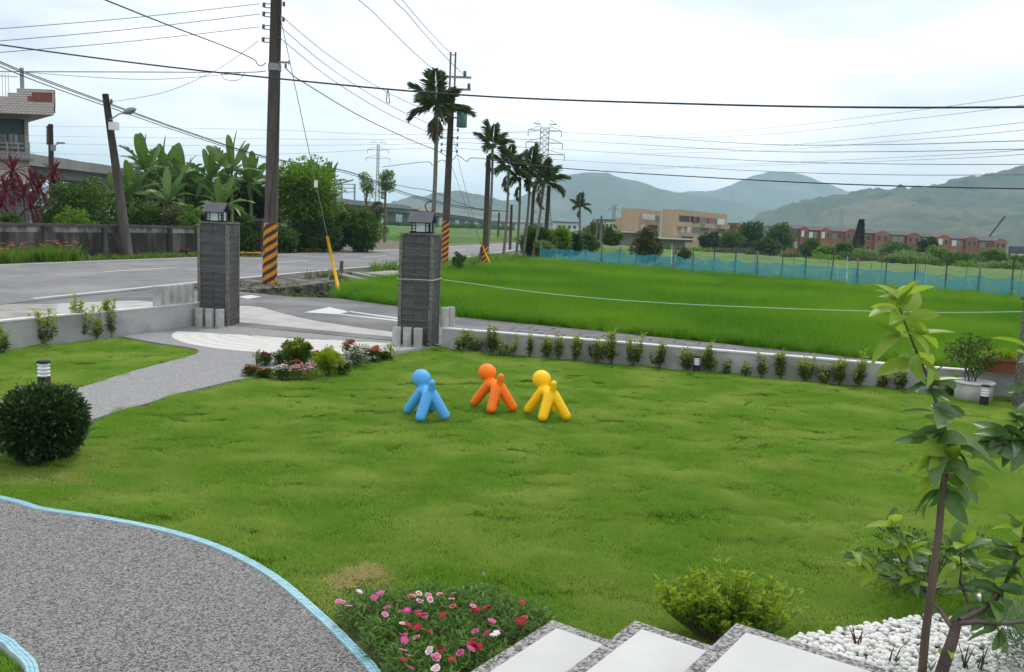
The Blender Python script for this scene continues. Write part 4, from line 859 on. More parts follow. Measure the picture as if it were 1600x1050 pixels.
def put_leaf(t, p, d, L_, m, roll=0):
    d = Vector(d).normalized(); up = Vector((0, 0, 1)); y = up.cross(d); y = y.normalized() if y.length > .05 else Vector((0, 1, 0)); z = d.cross(y)
    mt = Matrix((d, y, z)).transposed() @ Matrix.Rotation(roll, 3, 'X'); o = link('leaf', rnd.choice(LM[m]), t, True); o.matrix_basis = Matrix.Translation(Vector(p) - t.location) @ mt.to_4x4() @ Matrix.Diagonal((L_, L_ * rnd.uniform(.85, 1.15), L_, 1))
def whorl(t, p, n, L_, ms, el=(.1, .9), spread=.03):
    a0 = rnd.uniform(0, 6.3)
    n = int(n * 1.35) + (1 if n < 9 else 0)
    for k in range(n):
        a = a0 + k * 2.4 + rnd.uniform(-.3, .3); e = rnd.uniform(*el); dd = (math.cos(a) * math.cos(e), math.sin(a) * math.cos(e), math.sin(e))
        q = Vector(p) + Vector((rnd.uniform(-1, 1), rnd.uniform(-1, 1), rnd.uniform(-1, 1))) * spread; put_leaf(t, q, dd, L_ * rnd.uniform(.62, .98), rnd.choice(ms), rnd.uniform(-1.1, 1.1))
YS = 4.05
def S(u, v, dy=0): return A(u, v, YS + dy)
sap = thing('pomelo_sapling', 'tall thin young tree with large glossy leaves standing in the white pebbles', 'tree', G(1440, 1062))
tp = [G(1440, 1062, -.05), S(1446, 990), S(1458, 900), S(1468, 820), S(1472, 770), S(1482, 715), S(1474, 660), S(1462, 625), S(1450, 590), S(1430, 545), S(1416, 510), S(1405, 480)]
MB().tube(tp, [.022, .020, .018, .017, .016, .014, .011, .009, .008, .006, .005, .003], 9).build('trunk', 'bark_young', sap, True)
MB().tube([S(1450, 590), S(1475, 570), S(1500, 560)], [.004, .003, .002], 5).build('twig', 'bark_young', sap)
for u, v, n, L_, ms, el in ((1405, 474, 5, .19, ['pomelo_young'], (.5, 1.25)), (1410, 495, 4, .21, ['pomelo_young'], (.1, .8)), (1420, 525, 4, .22, ['pomelo_young'], (-.1, .5)), (1434, 560, 4, .22, ['pomelo_young', 'pomelo_young', 'pomelo_dark'], (-.4, .3)),
                           (1455, 605, 3, .24, ['pomelo_grey', 'pomelo_dark'], (-.1, .35)), (1463, 640, 3, .24, ['pomelo_grey', 'pomelo_dark'], (-.2, .4)), (1474, 680, 6, .24, ['pomelo_dark', 'pomelo_grey'], (-.5, .5)), (1480, 708, 7, .24, ['pomelo_dark', 'pomelo_dark', 'pomelo_young'], (-.7, .4)), (1478, 742, 6, .21, ['pomelo_dark', 'pomelo_young', 'pomelo_young'], (-.1, .9)), (1478, 764, 5, .21, ['pomelo_dark', 'pomelo_dark'], (-1.3, -.2))):
    whorl(sap, S(u, v), n, L_, ms, el)
sap2 = thing('pomelo_sapling', 'low forked young tree with dark trunk leaning right over the pebbles', 'tree', G(1468, 1075))
MB().tube([G(1462, 1080, -.05), S(1478, 1030, .05), S(1488, 1000, .1), S(1495, 972, .15)], [.032, .03, .028, .024], 9).build('trunk', 'bark_purple', sap2, True)
br = [([S(1490, 985, .12), S(1470, 955, .25), S(1440, 925, .35), S(1418, 895, .4), S(1405, 870, .4)], .013), ([S(1440, 925, .35), S(1400, 905, .45), S(1360, 893, .5), S(1340, 880, .5), S(1342, 865, .5)], .007), ([S(1495, 975, .14), S(1525, 972, .1), S(1570, 975, 0), S(1620, 970, -.1)], .014), ([S(1500, 970, .15), S(1540, 950, .25), S(1570, 915, .35), S(1590, 870, .4), S(1605, 820, .4)], .016), ([S(1520, 960, .2), S(1500, 910, .45), S(1502, 880, .5), S(1500, 860, .5)], .008), ([S(1418, 895, .4), S(1412, 860, .4), S(1400, 835, .4)], .006)]
for pts, r in br: MB().tube(pts, [r * (1 - .6 * k / (len(pts) - 1)) for k in range(len(pts))], 7).build('branch', 'bark_purple', sap2, True)
for u, v, dy, n, L_, ms, el in ((1342, 862, .5, 7, .13, ['pomelo_grey', 'pomelo_young', 'pomelo_dark'], (-.3, .6)), (1398, 832, .4, 8, .17, ['pomelo_young', 'pomelo_young', 'pomelo_dark'], (.2, 1.2)), (1412, 858, .4, 7, .18, ['pomelo_young', 'pomelo_dark'], (.0, .9)), (1408, 885, .4, 6, .17, ['pomelo_grey', 'pomelo_young'], (-.3, .5)), (1425, 905, .38, 5, .17, ['pomelo_dark', 'pomelo_young'], (-.3, .5)), (1375, 898, .48, 4, .14, ['pomelo_young', 'pomelo_dark'], (-.1, .6)), (1350, 888, .5, 3, .11, ['pomelo_young'], (-.2, .4)),
                               (1500, 858, .5, 8, .19, ['pomelo_young', 'pomelo_dark'], (.3, 1.2)), (1502, 885, .5, 6, .19, ['pomelo_dark', 'pomelo_young'], (-.1, .6)), (1510, 920, .4, 6, .18, ['pomelo_dark', 'pomelo_grey'], (-.3, .5)), (1560, 925, .33, 6, .2, ['pomelo_dark', 'pomelo_grey'], (-.6, .4)), (1575, 895, .38, 7, .19, ['pomelo_young', 'pomelo_dark', 'pomelo_grey'], (-.2, .6)), (1590, 865, .4, 7, .19, ['pomelo_young', 'pomelo_dark'], (.1, .9)), (1600, 830, .4, 8, .18, ['pomelo_dark', 'pomelo_young'], (.2, 1.1)), (1545, 945, .26, 4, .2, ['pomelo_dark'], (-1.0, 0)), (1560, 975, .02, 3, .2, ['pomelo_dark'], (-1.3, -.4)), (1482, 1020, .06, 1, .09, ['pomelo_young'], (.2, .6))):
    whorl(sap2, S(u, v, dy), n, L_, ms, el)
sap3 = thing('pomelo_sapling', 'dark-leaved young tree reaching in at the right edge above the lawn', 'tree', (2.95, 4.35, 0))
MB().tube([(2.95, 4.35, -.05), (2.93, 4.33, .5), A(1610, 660, 4.3), A(1570, 690, 4.25), A(1545, 700, 4.2)], [.024, .02, .014, .008, .004], 8).build('trunk', 'bark_purple', sap3, True)
MB().tube([A(1610, 660, 4.3), A(1625, 600, 4.3), A(1622, 560, 4.3)], [.013, .009, .004], 7).build('branch', 'bark_purple', sap3)
for u, v, n, L_, ms, el in ((1552, 690, 9, .17, ['pomelo_dark', 'pomelo_dark', 'pomelo_grey'], (-.5, .6)), (1575, 680, 8, .19, ['pomelo_dark', 'pomelo_grey'], (-.4, .7)), (1600, 655, 8, .19, ['pomelo_dark', 'pomelo_young'], (-.3, .8)), (1615, 610, 6, .2, ['pomelo_grey', 'pomelo_young'], (-.2, .8)), (1622, 560, 6, .2, ['pomelo_young', 'pomelo_grey'], (0, 1.1)), (1600, 690, 6, .18, ['pomelo_dark'], (-.8, .2))):
    whorl(sap3, A(u, v, 4.28), n, L_, ms, el)
# ---- silvery shrub, low conifer, grassy tufts
t = thing('silver_shrub', 'soft silvery green shrub at the bottom right corner by the pebbles', 'shrub', (2.95, 4.28, 0)); pos, out, cc = clumps((2.98, 4.30, .17), (.38, .36, .24), 70, 70, .1, .5, 0); leaf_object('foliage', pos, out + [0, 0, .6], .035, .006, 'leaf_silver', t, .1)
b = MB()
for k in range(12): b.tube([(2.98, 4.3, -.02), tuple(cc[k * 5])], [.008, .003], 4)
b.build('stems', 'bark', t)['kind'] = 'stuff'
t = thing('low_conifer', 'dark low spreading juniper behind the thin trunk', 'shrub', (2.75, 5.35, 0)); pos, out, cc = clumps((2.75, 5.35, .22), (.42, .32, .20), 46, 50, .1, .4, 0, flat=.6); leaf_object('foliage', pos, out + [0, 0, .4], .04, .009, 'leaf_deep', t, .1)
b = MB()
for k in range(10): b.tube([(2.75, 5.35, -.02), tuple(cc[k * 4])], [.01, .003], 4)
b.build('stems', 'bark', t)['kind'] = 'stuff'
for i, (u, v, lab) in enumerate(((1340, 1012, 'thin dry grass stalks poking from the pebbles at the porch edge'), (1395, 1040, 'dark pointed grass blade tuft left of the thin trunk'), (1450, 1052, 'green strappy tuft at the foot of the thin trunk'), (1510, 1050, 'dark strappy tuft right of the leaning trunk'), (1528, 1052, 'rightmost strappy tuft among the white pebbles'))):
    p = G(u, v); t_ = tuft(7, .02, .16, .012, .3, 4, .5); o = link('grass_tuft', npmesh('grass_tuft', t_[0] + np.array([p.x, p.y, .0]), t_[1], 'leaf_deep' if i != 0 else 'leaf_red', t_[2])); tag(o, lab, 'grass', 'tufts in the pebbles')

# ================================================================== POLES
def stripemat():
    m, t, out = newmat('hazard_stripes'); N = t.nodes.new; l = t.links.new
    tcn = N('ShaderNodeTexCoord'); sx = N('ShaderNodeSeparateXYZ'); l(tcn.outputs['Object'], sx.inputs[0])
    def mth(op, a, b=None):
        n = N('ShaderNodeMath'); n.operation = op
        for i, q in enumerate((a, b)):
            if q is None: continue
            if isinstance(q, (int, float)): n.inputs[i].default_value = q
            else: l(q, n.inputs[i])
        return n.outputs[0]
    ang = mth('DIVIDE', mth('ARCTAN2', sx.outputs[1], sx.outputs[0]), math.pi * 2 / 3); f = mth('FRACT', mth('ADD', mth('SUBTRACT', mth('DIVIDE', sx.outputs[2], .30), ang), 50))
    n = N('ShaderNodeTexNoise'); n.inputs['Scale'].default_value = 9; n.inputs['Detail'].default_value = 6; l(tcn.outputs['Object'], n.inputs['Vector'])
    worn = mth('GREATER_THAN', n.outputs['Fac'], .62); band = mth('MULTIPLY', mth('GREATER_THAN', f, .48), mth('SUBTRACT', 1, mth('MULTIPLY', worn, .75)))
    mx_ = N('ShaderNodeMixRGB'); mx_.inputs[1].default_value = (.035, .03, .026, 1); mx_.inputs[2].default_value = (.66, .23, .012, 1); l(band, mx_.inputs[0])
    p = N('ShaderNodeBsdfPrincipled'); p.inputs['Roughness'].default_value = .75; l(mx_.outputs[0], p.inputs['Base Color']); l(p.outputs[0], out.inputs[0])
stripemat()
def pole(name, label, base, top, r0, r1, m='pole_concrete', stripes=0, cat='utility pole', group=None):
    base, top = Vector(base), Vector(top); t = thing(name, label, cat, base, group)
    MB().tube([(0, 0, -.3), (top - base) * .5, top - base], [r0, (r0 + r1) / 2, r1], 14).build('pole_shaft', m, t, True, local=True)
    if stripes:
        d = (top - base) / (top - base).z; n = 8
        MB().tube([d * (stripes * k / n) for k in range(n + 1)], [r0 + .006 - (r0 - r1) * (stripes * k / n) / (top - base).z for k in range(n + 1)], 18, False).build('stripe_band', 'hazard_stripes', t, True, local=True)
    return t
def insulator(t, p, s=.06):
    return MB().lathe([(s * .3, -s * 1.4), (s * .9, -s), (s * .5, -s * .5), (s, -s * .2), (s * .5, s * .3), (s * .9, s * .7), (s * .35, s * 1.2)], p, 8).build('insulator', 'insulator', t, True)
P1 = G(421, 443); P1.z = -.05; P1T = A(428, -70, P1.y); P1T = Vector((P1.x + .25, P1.y, 12.6))
pa = pole('utility_pole', 'big concrete utility pole with orange and black stripes beside the road', P1, P1T, .235, .155, 'pole_concrete', 2.05)
def on1(z): return P1.lerp(P1T, (z - P1.z) / (P1T.z - P1.z))
zz1 = [A(410, v, P1.y).z for v in (8, 22, 42, 62)]
for z in zz1:
    q = on1(z); a_ = MB().bar(q + Vector((-.1, 0, .04)), q + Vector((-.36, -.05, .04)), .03).bar(q + Vector((-.1, 0, -.08)), q + Vector((-.36, -.05, -.08)), .03).bar(q + Vector((-.34, -.05, -.1)), q + Vector((-.34, -.05, .08)), .02).build('bracket', 'steel', pa); insulator(pa, q + Vector((-.38, -.06, .0)))
q = on1(A(430, 100, P1.y).z); MB().bar(q + Vector((.1, -.05, .05)), q + Vector((.5, -.1, .05)), .06).bar(q + Vector((.49, -.1, -.02)), q + Vector((.49, -.1, .12)), .03).build('side_arm', 'steel', pa); insulator(pa, q + Vector((.38, -.1, -.06)), .055)
MB().tube([q + Vector((0, 0, -.22)), q + Vector((0, 0, .0))], .215, 14).build('clamp_band', 'steel', pa)
for zq in (A(430, 6, P1.y).z, A(430, 30, P1.y).z): insulator(pa, on1(zq) + Vector((.26, -.05, 0)), .06)
MB().tube([on1(6.5) + Vector((.19, -.06, 0)), on1(4.5) + Vector((.17, -.12, 0)), on1(3) + Vector((.05, -.215, 0)), on1(2.1) + Vector((.0, -.225, 0))], .012, 5).build('conduit', 'cable', pa)

P2 = Vector((A(694, 405, 47.5).x, 47.5, -.05)); P2T = Vector((A(706, 152, 47.5).x + .0, 47.5, A(706, 152, 47.5).z))
pb = pole('utility_pole', 'utility pole with transformers and cross arms behind the tall palm', P2, P2T, .22, .15, 'pole_concrete', 2.4)
def on2(v): p = A(704, v, 47.5); return P2.lerp(P2T, (p.z - P2.z) / (P2T.z - P2.z))
tp2 = P2T
for dx in (-.13, .13): MB().tube([tp2 + Vector((dx, 0, -.3)), tp2 + Vector((dx, 0, 2.35))], .05, 6).build('mast_rod', 'pole_grey', pb)
MB().bar(tp2 + Vector((-.15, 0, 2.2)), tp2 + Vector((.15, 0, 2.2)), .05).build('mast_tie', 'steel', pb)
for v, a0, a1 in ((121, -.7, 1.0), (140, -.2, 1.0)):
    q = on2(v); q.z = A(704, v, 47.5).z; MB().bar(q + Vector((a0, -.2, 0)), q + Vector((a1, -.2, 0)), .11).build('cross_arm', 'steel', pb)
    for xx in ((a1 - .1, ) if v > 130 else (a1 - .35, a0 + .1)): insulator(pb, q + Vector((xx, -.2, .2)), .12)
for v, dx in ((168, -.5), (184, .62)):
    q = A(704, v, 47.5) + Vector((dx, -.15, 0)); tr_ = MB().lathe([(.26, -.5), (.28, -.46), (.28, .42), (.2, .48), (.08, .5), (.06, .62)], q, 14).build('transformer', 'transformer' if dx > 0 else 'pole_grey', pb, True); MB().bar(q, A(704, v, 47.5), .08).build('hanger', 'steel', pb)
for v in (203, 215, 226, 236):
    q = on2(v); q.z = A(704, v, 47.5).z
    for dx in (-.42, .42): insulator(pb, q + Vector((dx, -.1, 0)), .07); MB().bar(q, q + Vector((dx, -.1, 0)), .03).build('bracket', 'steel', pb)
P3 = Vector((A(757, 412, 49).x, 49, -.1)); P3T = A(763.5, 243, 49)
pole('utility_pole', 'plain dark pole with worn stripes standing in front of the palms', P3, P3T, .17, .13, 'pole_concrete', 1.15)
p = A(757, 410, 48.6)
for (u0, v0, u1, v1, lab) in ((750, 376, 766, 412, 'yellow guy wire guard leaning across the plain striped pole'), ):
    tag(MB().tube([A(u0, v0, 48.4), A(u1, v1, 48.4)], .045, 8).build('guy_guard', 'yellow_guard', None, True), lab, 'guard')
tag(MB().tube([A(753, 385, 48.9), A(748, 412, 48.9)], .07, 8).build('stub_stake', 'bark', None, True), 'short brown stake leaning against the plain striped pole', 'stake')
P4 = G(202, 404); P4.z = -.05; P4T = A(164.5, 147, P4.y)
pl4 = pole('street_lamp_pole', 'leaning dark pole with a street lamp across the road', P4, P4T, .235, .14, 'pole_concrete', cat='lamp pole')
q = A(172, 187, P4.y - .25); e = A(196, 175, P4.y - 1.0); MB().tube([q, q.lerp(e, .6) + Vector((0, 0, .05)), e], [.035, .03, .03], 6).build('lamp_arm', 'steel', pl4)
hd = MB(); n0 = e; hd.lathe([(.02, -.12), (.12, -.06), (.16, 0), (.10, .07), (.02, .1)], (0, 0, 0), 10); h_ = hd.build('lamp_head', 'steel', pl4, True); h_.matrix_basis = Matrix.Translation(e + Vector((.2, 0, .06))) @ Matrix.Rotation(R_(70), 4, 'Y') @ Matrix.Diagonal((1, 1, 3, 1)); h_.matrix_parent_inverse = wm(pl4).inverted()
MB().box(A(178, 197, P4.y - .35), (.40, .22, .34)).build('meter_box', 'white_plastic', pl4)
insulator(pl4, A(174, 158, P4.y - .2), .08)
P5 = A(80, 290, 62); P5.z = -.1; pl5 = pole('street_lamp_pole', 'distant dark pole with a small street lamp behind the tiled house', P5, A(79, 194, 62), .2, .16, 'pole_concrete', cat='lamp pole')
MB().tube([A(82, 229, 61.8), A(92, 224, 61.5)], .035, 6).build('lamp_arm', 'steel', pl5); MB().box(A(95, 223.5, 61.4), (.5, .2, .12)).build('lamp_head', 'steel', pl5); MB().box(A(83, 231, 61.7), (.3, .2, .4)).build('meter_box', 'steel', pl5)
for i, v in enumerate((199, 205, 211, 217, 223)): insulator(pl5, A(74, v, 62), .1)
for u0, v0, u1, v1, Y, r, lab in ((853, 352, 858, 290, 63, .17, 'thick bare pole right of the palms, its top just above the shrubs'), (830, 346, 834, 296, 66, .15, 'dark bare pole between the palm trunks'), (797, 386, 799.5, 320, 80, .14, 'thin dark pole at the far roadside left of the palms'), (778, 370, 780, 332, 120, .16, 'distant small pole in the field beyond the road'),
                                  (930, 372, 934, 344, 95, .11, 'pale concrete pole beside the far small palm'), (938, 375, 940, 337, 100, .12, 'thin dark far pole next to the pale one'), (947, 372, 949, 350, 105, .10, 'short pale far pole near the tan building')):
    b_ = A(u0, v0, Y); b_.z = min(b_.z, 0 if Y < 90 else -.3); pole('bare_pole', lab, b_, A(u1, v1, Y), r, r * .8, 'pole_grey' if 'pale' in lab else 'pole_concrete', cat='pole')

# ================================================================== CABLES
def wire(pts, r, label, m='cable', grp=None, name='power_cable', k=10, sag=0):
    P = [Vector(p) for p in pts]; out = []; n = len(P)
    for i in range(n - 1):
        a, b, c, d = P[max(0, i - 1)], P[i], P[i + 1], P[min(n - 1, i + 2)]
        for s in range(k):
            t = s / k; q = .5 * ((2 * b) + (c - a) * t + (2 * a - 5 * b + 4 * c - d) * t * t + (3 * b - a - 3 * c + d) * t ** 3); q.z -= sag * 4 * t * (1 - t); out.append(q)
    out.append(P[-1]); return tag(MB().tube(out, r, 5).build(name, m, None, True), label, 'cable', grp)
gw = 'overhead cables'
wire([A(-120, 52, 24), A(0, 70, 23.5), A(200, 97, 22.5), A(415, 121, 21.5), A(730, 149, 20), A(1100, 163, 18), A(1400, 168, 16.6), A(1750, 166, 15)], .021, 'thick dark cable crossing the whole sky in front of the poles', 'cable', gw)
for i, (dv, r) in enumerate(((0, .022), (2.5, .018), (7.5, .02))):
    wire([A(-150, 24 + dv, 27), A(0, 96 + dv, 33), A(80, 128 + dv, 36.5), A(172, 162 + dv * .8, P4.y - .2), A(300, 208 + dv * .6, 48), A(420, 246 + dv * .4, 56), A(545, 268 + dv * .5, 64), A(640, 303 + dv * .5, 71), A(720, 322 + dv * .4, 77), A(797, 331, 80)], r, ['uppermost', 'middle one', 'lowest'][i] + ' of three dark cables descending past the leaning lamp pole', 'cable', gw)
wire([A(100, -25, 16), A(165, 0, 18), A(260, 38, 22), A(350, 72, 26), A(395, 92, 28), A(402, 100, 28.6), A(408, 103, 28.7), A(416, 98, 28.7)], .016, 'dark cable dropping from the top left corner to the striped pole', 'cable', gw)
for i, (va, vb) in enumerate(((45, 6), (64, 22), (82, 42))):
    wire([A(-100, va + 8, 26), A(0, va, 26.5), A(200, (va + vb) / 2 + 3, 27.6), A(406, vb, 28.6)], .011, 'thin grey wire from the left edge to the striped pole, ' + ['highest', 'middle', 'lowest'][i], 'cable_grey', gw)
wire([A(-100, 112, 27), A(0, 112, 27.2), A(200, 112.5, 28), A(380, 113, 28.5), A(415, 111, 28.6)], .016, 'level grey cable meeting the striped pole near its side arm', 'cable_grey', gw)
wire([A(40, 112.5, 27.3), A(120, 119, 27.6), A(220, 124, 28), A(300, 121, 28.3), A(375, 114, 28.5)], .009, 'slack thin wire hanging just under the level grey cable', 'cable_grey', gw)
wire([A(345, 114, 28.4), A(352, 124, 28.3), A(372, 125, 28.3), A(383, 114, 28.4)], .010, 'small drooping cable loop left of the striped pole', 'cable_grey', gw)
wire([A(404, 64, 28.6), A(340, 108, 31), A(270, 140, 35), A(220, 152, 38), A(174, 159, P4.y - .2)], .010, 'thin slack wire from the striped pole to the leaning lamp pole', 'cable_grey', gw)
for i, (va, vb) in enumerate(((22, 186), (40, 205), (58, 218))):
    wire([A(436, va, 28.6), A(520, va + (vb - va) * .42, 33.5), A(610, va + (vb - va) * .76, 40), A(697, vb, 47.3)], .013, ['upper', 'middle', 'lower'][i] + ' thin wire from the striped pole down to the transformer pole', 'cable_grey', gw)
wire([A(446, 106, 28.5), A(458, 118, 28.7), A(470, 126, 29.3), A(560, 180, 36), A(640, 218, 42.5), A(682, 235, 46.5), A(700, 246, 47.3)], .018, 'dark cable from the side arm of the striped pole to the transformer pole', 'cable', gw)
for i, (q0, q1) in enumerate(((Vector((-8.6, 28.8, 12.0)), A(690, 118, 47.3)), (Vector((-7.0, 28.8, 12.0)), A(727, 118, 47.3)), (Vector((-7.4, 28.8, 12.8)), A(703, 81, 47.4)))):
    wire([q0, q0.lerp(q1, .5), q1], .016, 'high wire from the top edge to the transformer pole, %s one' % ['left', 'right', 'uppermost'][i], 'cable_grey', gw, sag=.12)
gt = A(437, 22, 28.6); gb = G(530, 457); gy = [gt, gt.lerp(gb, .35), gt.lerp(gb, .7), gb]
wire(gy, .012, 'slanting guy wire of the striped pole ending in a yellow guard', 'cable_grey', None, 'guy_wire')
tag(MB().tube([gt.lerp(gb, .805), gb], .05, 8).build('guy_guard', 'yellow_guard', None, True), 'bright yellow guy wire guard standing in the ditch weeds', 'guard')
tag(MB().box(gt.lerp(gb, .62), (.1, .06, .22)).build('wire_tag', 'white_plastic'), 'small white tag hanging on the slanting guy wire', 'tag')
wire([A(706, 205, 47.3), A(726, 290, 47.8), A(750, 376, 48.4)], .012, 'right slanting guy wire between the transformer pole and plain striped pole', 'cable_grey', None, 'guy_wire')
wire([A(703, 250, 47.3), A(722, 305, 47.8), A(747, 372, 48.5)], .011, 'left slanting guy wire between the transformer pole and plain striped pole', 'cable_grey', None, 'guy_wire')
wire([A(597, 261, 58), A(664, 253, 50), A(676, 258, 48.6), A(690, 250, 47.6), A(702, 254, 47.3), A(714, 243, 47), A(722, 247, 46), A(730, 252, 45), A(745, 247, 44), A(870, 262, 36), A(1100, 277, 28), A(1350, 289, 23), A(1700, 297, 19)], .018, 'long dark cable running right from the transformer pole below the far lines', 'cable', gw)
wire([A(608, 150, 40), A(606, 140, 40), A(604, 158, 39.8), A(609, 160, 39.8), A(607, 149, 40)], .02, 'small coil of cable hanging from the thick crossing cable', 'cable', gw)
wire([A(664, 321, 44.6), A(668, 330, 44.5), A(676, 330, 44.5), A(679, 321, 44.6), A(672, 314, 44.6), A(664, 321, 44.6)], .03, 'round coil of black cable fixed to the tall palm trunk', 'cable', None, 'cable_coil')
wire([A(590, 283, 60), A(640, 293, 52), A(678, 300, 45), A(720, 318, 60), A(760, 329, 72), A(795, 330, 80)], .018, 'dark cable passing behind the tall palm trunk to the roadside pole', 'cable', gw)
# pylons and their lines
def pylon(base, H, w0, w1, arms, label, rb=.16):
    base = Vector(base); t = thing('lattice_pylon', label, 'pylon', base, 'transmission pylons'); leg = lambda sx, sy, f: base + Vector((sx * (w0 + (w1 - w0) * min(1, f / .62)) / 2 if f < .62 else sx * w1 / 2, sy * (w0 + (w1 - w0) * min(1, f / .62)) / 2 if f < .62 else sy * w1 / 2, H * f))
    for sx in (-1, 1):
        for sy in (-1, 1): MB().tube([leg(sx, sy, f) for f in (0, .3, .62, .96)], [rb, rb * .9, rb * .75, rb * .6], 4).build('leg', 'steel', t)
    br_ = MB(); fs = [0, .12, .22, .31, .39, .46, .52, .57, .62, .67, .72, .77, .82, .87, .92, .96]
    for f0, f1 in zip(fs, fs[1:]):
        for (a, b) in (((-1, -1), (1, -1)), ((-1, 1), (1, 1)), ((-1, -1), (-1, 1)), ((1, -1), (1, 1))):
            br_.tube([leg(*a, f0), leg(*b, f1)], rb * .45, 3).tube([leg(*b, f0), leg(*a, f1)], rb * .45, 3).tube([leg(*a, f1), leg(*b, f1)], rb * .45, 3)
    br_.build('bracing', 'steel', t)['kind'] = 'stuff'
    for f, L_ in arms:
        for s in (-1, 1):
            tip = base + Vector((s * L_, 0, H * f)); am = MB().tube([leg(s, -1, f), tip], rb * .6, 4).tube([leg(s, 1, f), tip], rb * .6, 4).tube([leg(s, -1, f + .035), tip], rb * .6, 4).build('arm', 'steel', t)
            if f < .95: MB().tube([tip, tip + Vector((0, 0, -2.4))], rb * .8, 5).build('insulator_string', 'insulator', t)
    return base
PB = A(845, 350, 350); PB.z = -2; PH = A(849, 192, 350).z + 2
pylon(PB, PH, 9.5, 3.4, ((.99, 4.6), (.935, 6.6), (.83, 7.2), (.73, 8.2)), 'tall lattice pylon behind the row of palms', .2)
PB2 = A(589, 330, 620); PB2.z = -1; pylon(PB2, A(589, 221, 620).z + 1, 4.2, 1.5, ((.985, 5.5), (.90, 7.5), (.80, 8.5)), 'distant lattice pylon between the two slim trees', .2)
PB3 = A(958, 352, 700); PB3.z = -3; pylon(PB3, A(958, 319, 700).z + 3, 6, 2.2, ((.97, 3), (.85, 4)), 'very distant small pylon left of the tan building', .3)
PB4 = A(1313, 352, 1050); PB4.z = 10; pylon(PB4, A(1313, 330, 1050).z - 6, 7, 2.4, ((.97, 4), (.85, 5)), 'faint pylon on the foot of the green hill', .35)
gl = 'far transmission lines'
for i, (va, vm, vb) in enumerate(((205, 215, 190), (219, 228, 212), (236, 238, 232), (254, 249, 262))):
    ve = [(228, 220), (240, 233), (254, 257), (272, 273)][i]; vd = [206, 218, 232, 249][i]
    wire([A(861, vd, 350), A(1000, [213, 226, 241, 257][i], 260), A(1180, [225, 236, 251, 267][i], 190), A(1380, [226, 237, 256, 273][i], 150), A(1600, ve[1], 120), A(1800, ve[1] - 2, 100)], .06, 'far power line running right from the pylon, %s of four' % ['highest', 'second', 'third', 'lowest'][i], 'cable_grey', gl)
for i, (v0, v1, v2) in enumerate(((184, 222, 206), (196, 232, 218), (204, 240, 232), (216, 249, 249))):
    wire([A(-150, v0 + 12, 900), A(150, v0 + 14 + i * 4, 780), A(420, v0 + 19 + i * 2, 690), A(589, [224, 232, 240, 248][i] - 14, 620), A(720, [216, 224, 231, 240][i] - 14 + 6, 470), A(838, v2, 350)], .11, 'far power line running left from the pylon, %s of four' % ['highest', 'second', 'third', 'lowest'][i], 'cable_grey', gl)
for i, (v0, v1, v2) in enumerate(((214, 202, 149), (217, 211, 164), (234, 230, 191), (240, 236, 203), (262, 256, 234), (264, 259, 241))):
    wire([A(1000, v0, 500), A(1180, v1, 360), A(1400, (v1 + v2) / 2 + 1, 230), A(1600, v2, 150), A(1800, v2 - 30, 110)], .05, 'faint line rising to the right edge over the hill, %s of six' % ['highest', 'second', 'third', 'fourth', 'fifth', 'lowest'][i], 'cable_grey', gl)
# thin rope over the paddy
wire([A(692, 437, 15.62), A(730, 442, 15.55), A(850, 458, 15.3), A(1000, 471, 14.8), A(1200, 481, 14.2), A(1440, 488, 13.4), A(1600, 487, 12.9), A(1700, 485, 12.6)], .0055, 'thin pale rope stretched from the right pillar across the paddy view', 'rope', None, 'boundary_rope')
tag(MB().tube([PLR + (Matrix.Rotation(R_(-9), 3, 'Z') @ Vector((x_ * .335, y_ * .335, A(692, 437, 15.62).z - .015 + .004 * k))) for k, (x_, y_) in enumerate(((-1, -1), (1, -1), (1, 1), (-1, 1), (-1, -1)))], .008, 5).build('rope_tie', 'rope', None, True), 'loop of thin pale rope tied round the right gate pillar', 'rope')

# ================================================================== PALMS
def frond_mesh(Ln, droop, m, n=26):
    V = []; F = []; va = []; prev = None
    for i in range(n + 1):
        t = i / n; x = Ln * (t - .18 * droop * t * t); z = Ln * (.30 * t - droop * .75 * t * t); p = Vector((x, 0, z)); r = .022 * (1 - .85 * t) * Ln / 1.8 + .004
        b = len(V); V += [p + Vector((0, -r, 0)), p + Vector((0, 0, r)), p + Vector((0, r, 0))]; va += [.5] * 3
        if i: F += [(b - 3, b, b + 1), (b - 3, b + 1, b - 2), (b - 2, b + 1, b + 2), (b - 2, b + 2, b - 1)]
        if i > 3:
            ll = Ln * .42 * (math.sin(math.pi * min(1, .18 + t * .8)) ** .6)
            for s in (-1, 1):
                for q in range(2):
                    a = .85 - .4 * t + rnd.uniform(-.12, .12); d = Vector((math.cos(a), s * math.sin(a), .15 - .5 * rnd.random() * (1 + droop * .4))); d.normalize(); w = .045 * Ln / 1.8; side = Vector((-d.y * s, d.x * s, 0)).normalized() * w
                    b = len(V); L2 = ll * rnd.uniform(.8, 1.1); o_ = p + Vector((-q * Ln / n * .5, 0, 0)); V += [o_, o_ + d * L2 * .5 + side, o_ + d * L2 - Vector((0, 0, L2 * .25)), o_ + d * L2 * .5 - side]; va += [rnd.random()] * 4; F += [(b, b + 1, b + 2), (b, b + 2, b + 3)]
    return npmesh('frond', V, F, m, va)
FM = [frond_mesh(1.0, d, 'palm_leaf') for d in (.15, .45, .75, 1.0)]; FD = frond_mesh(1.0, 1.3, 'palm_dead')
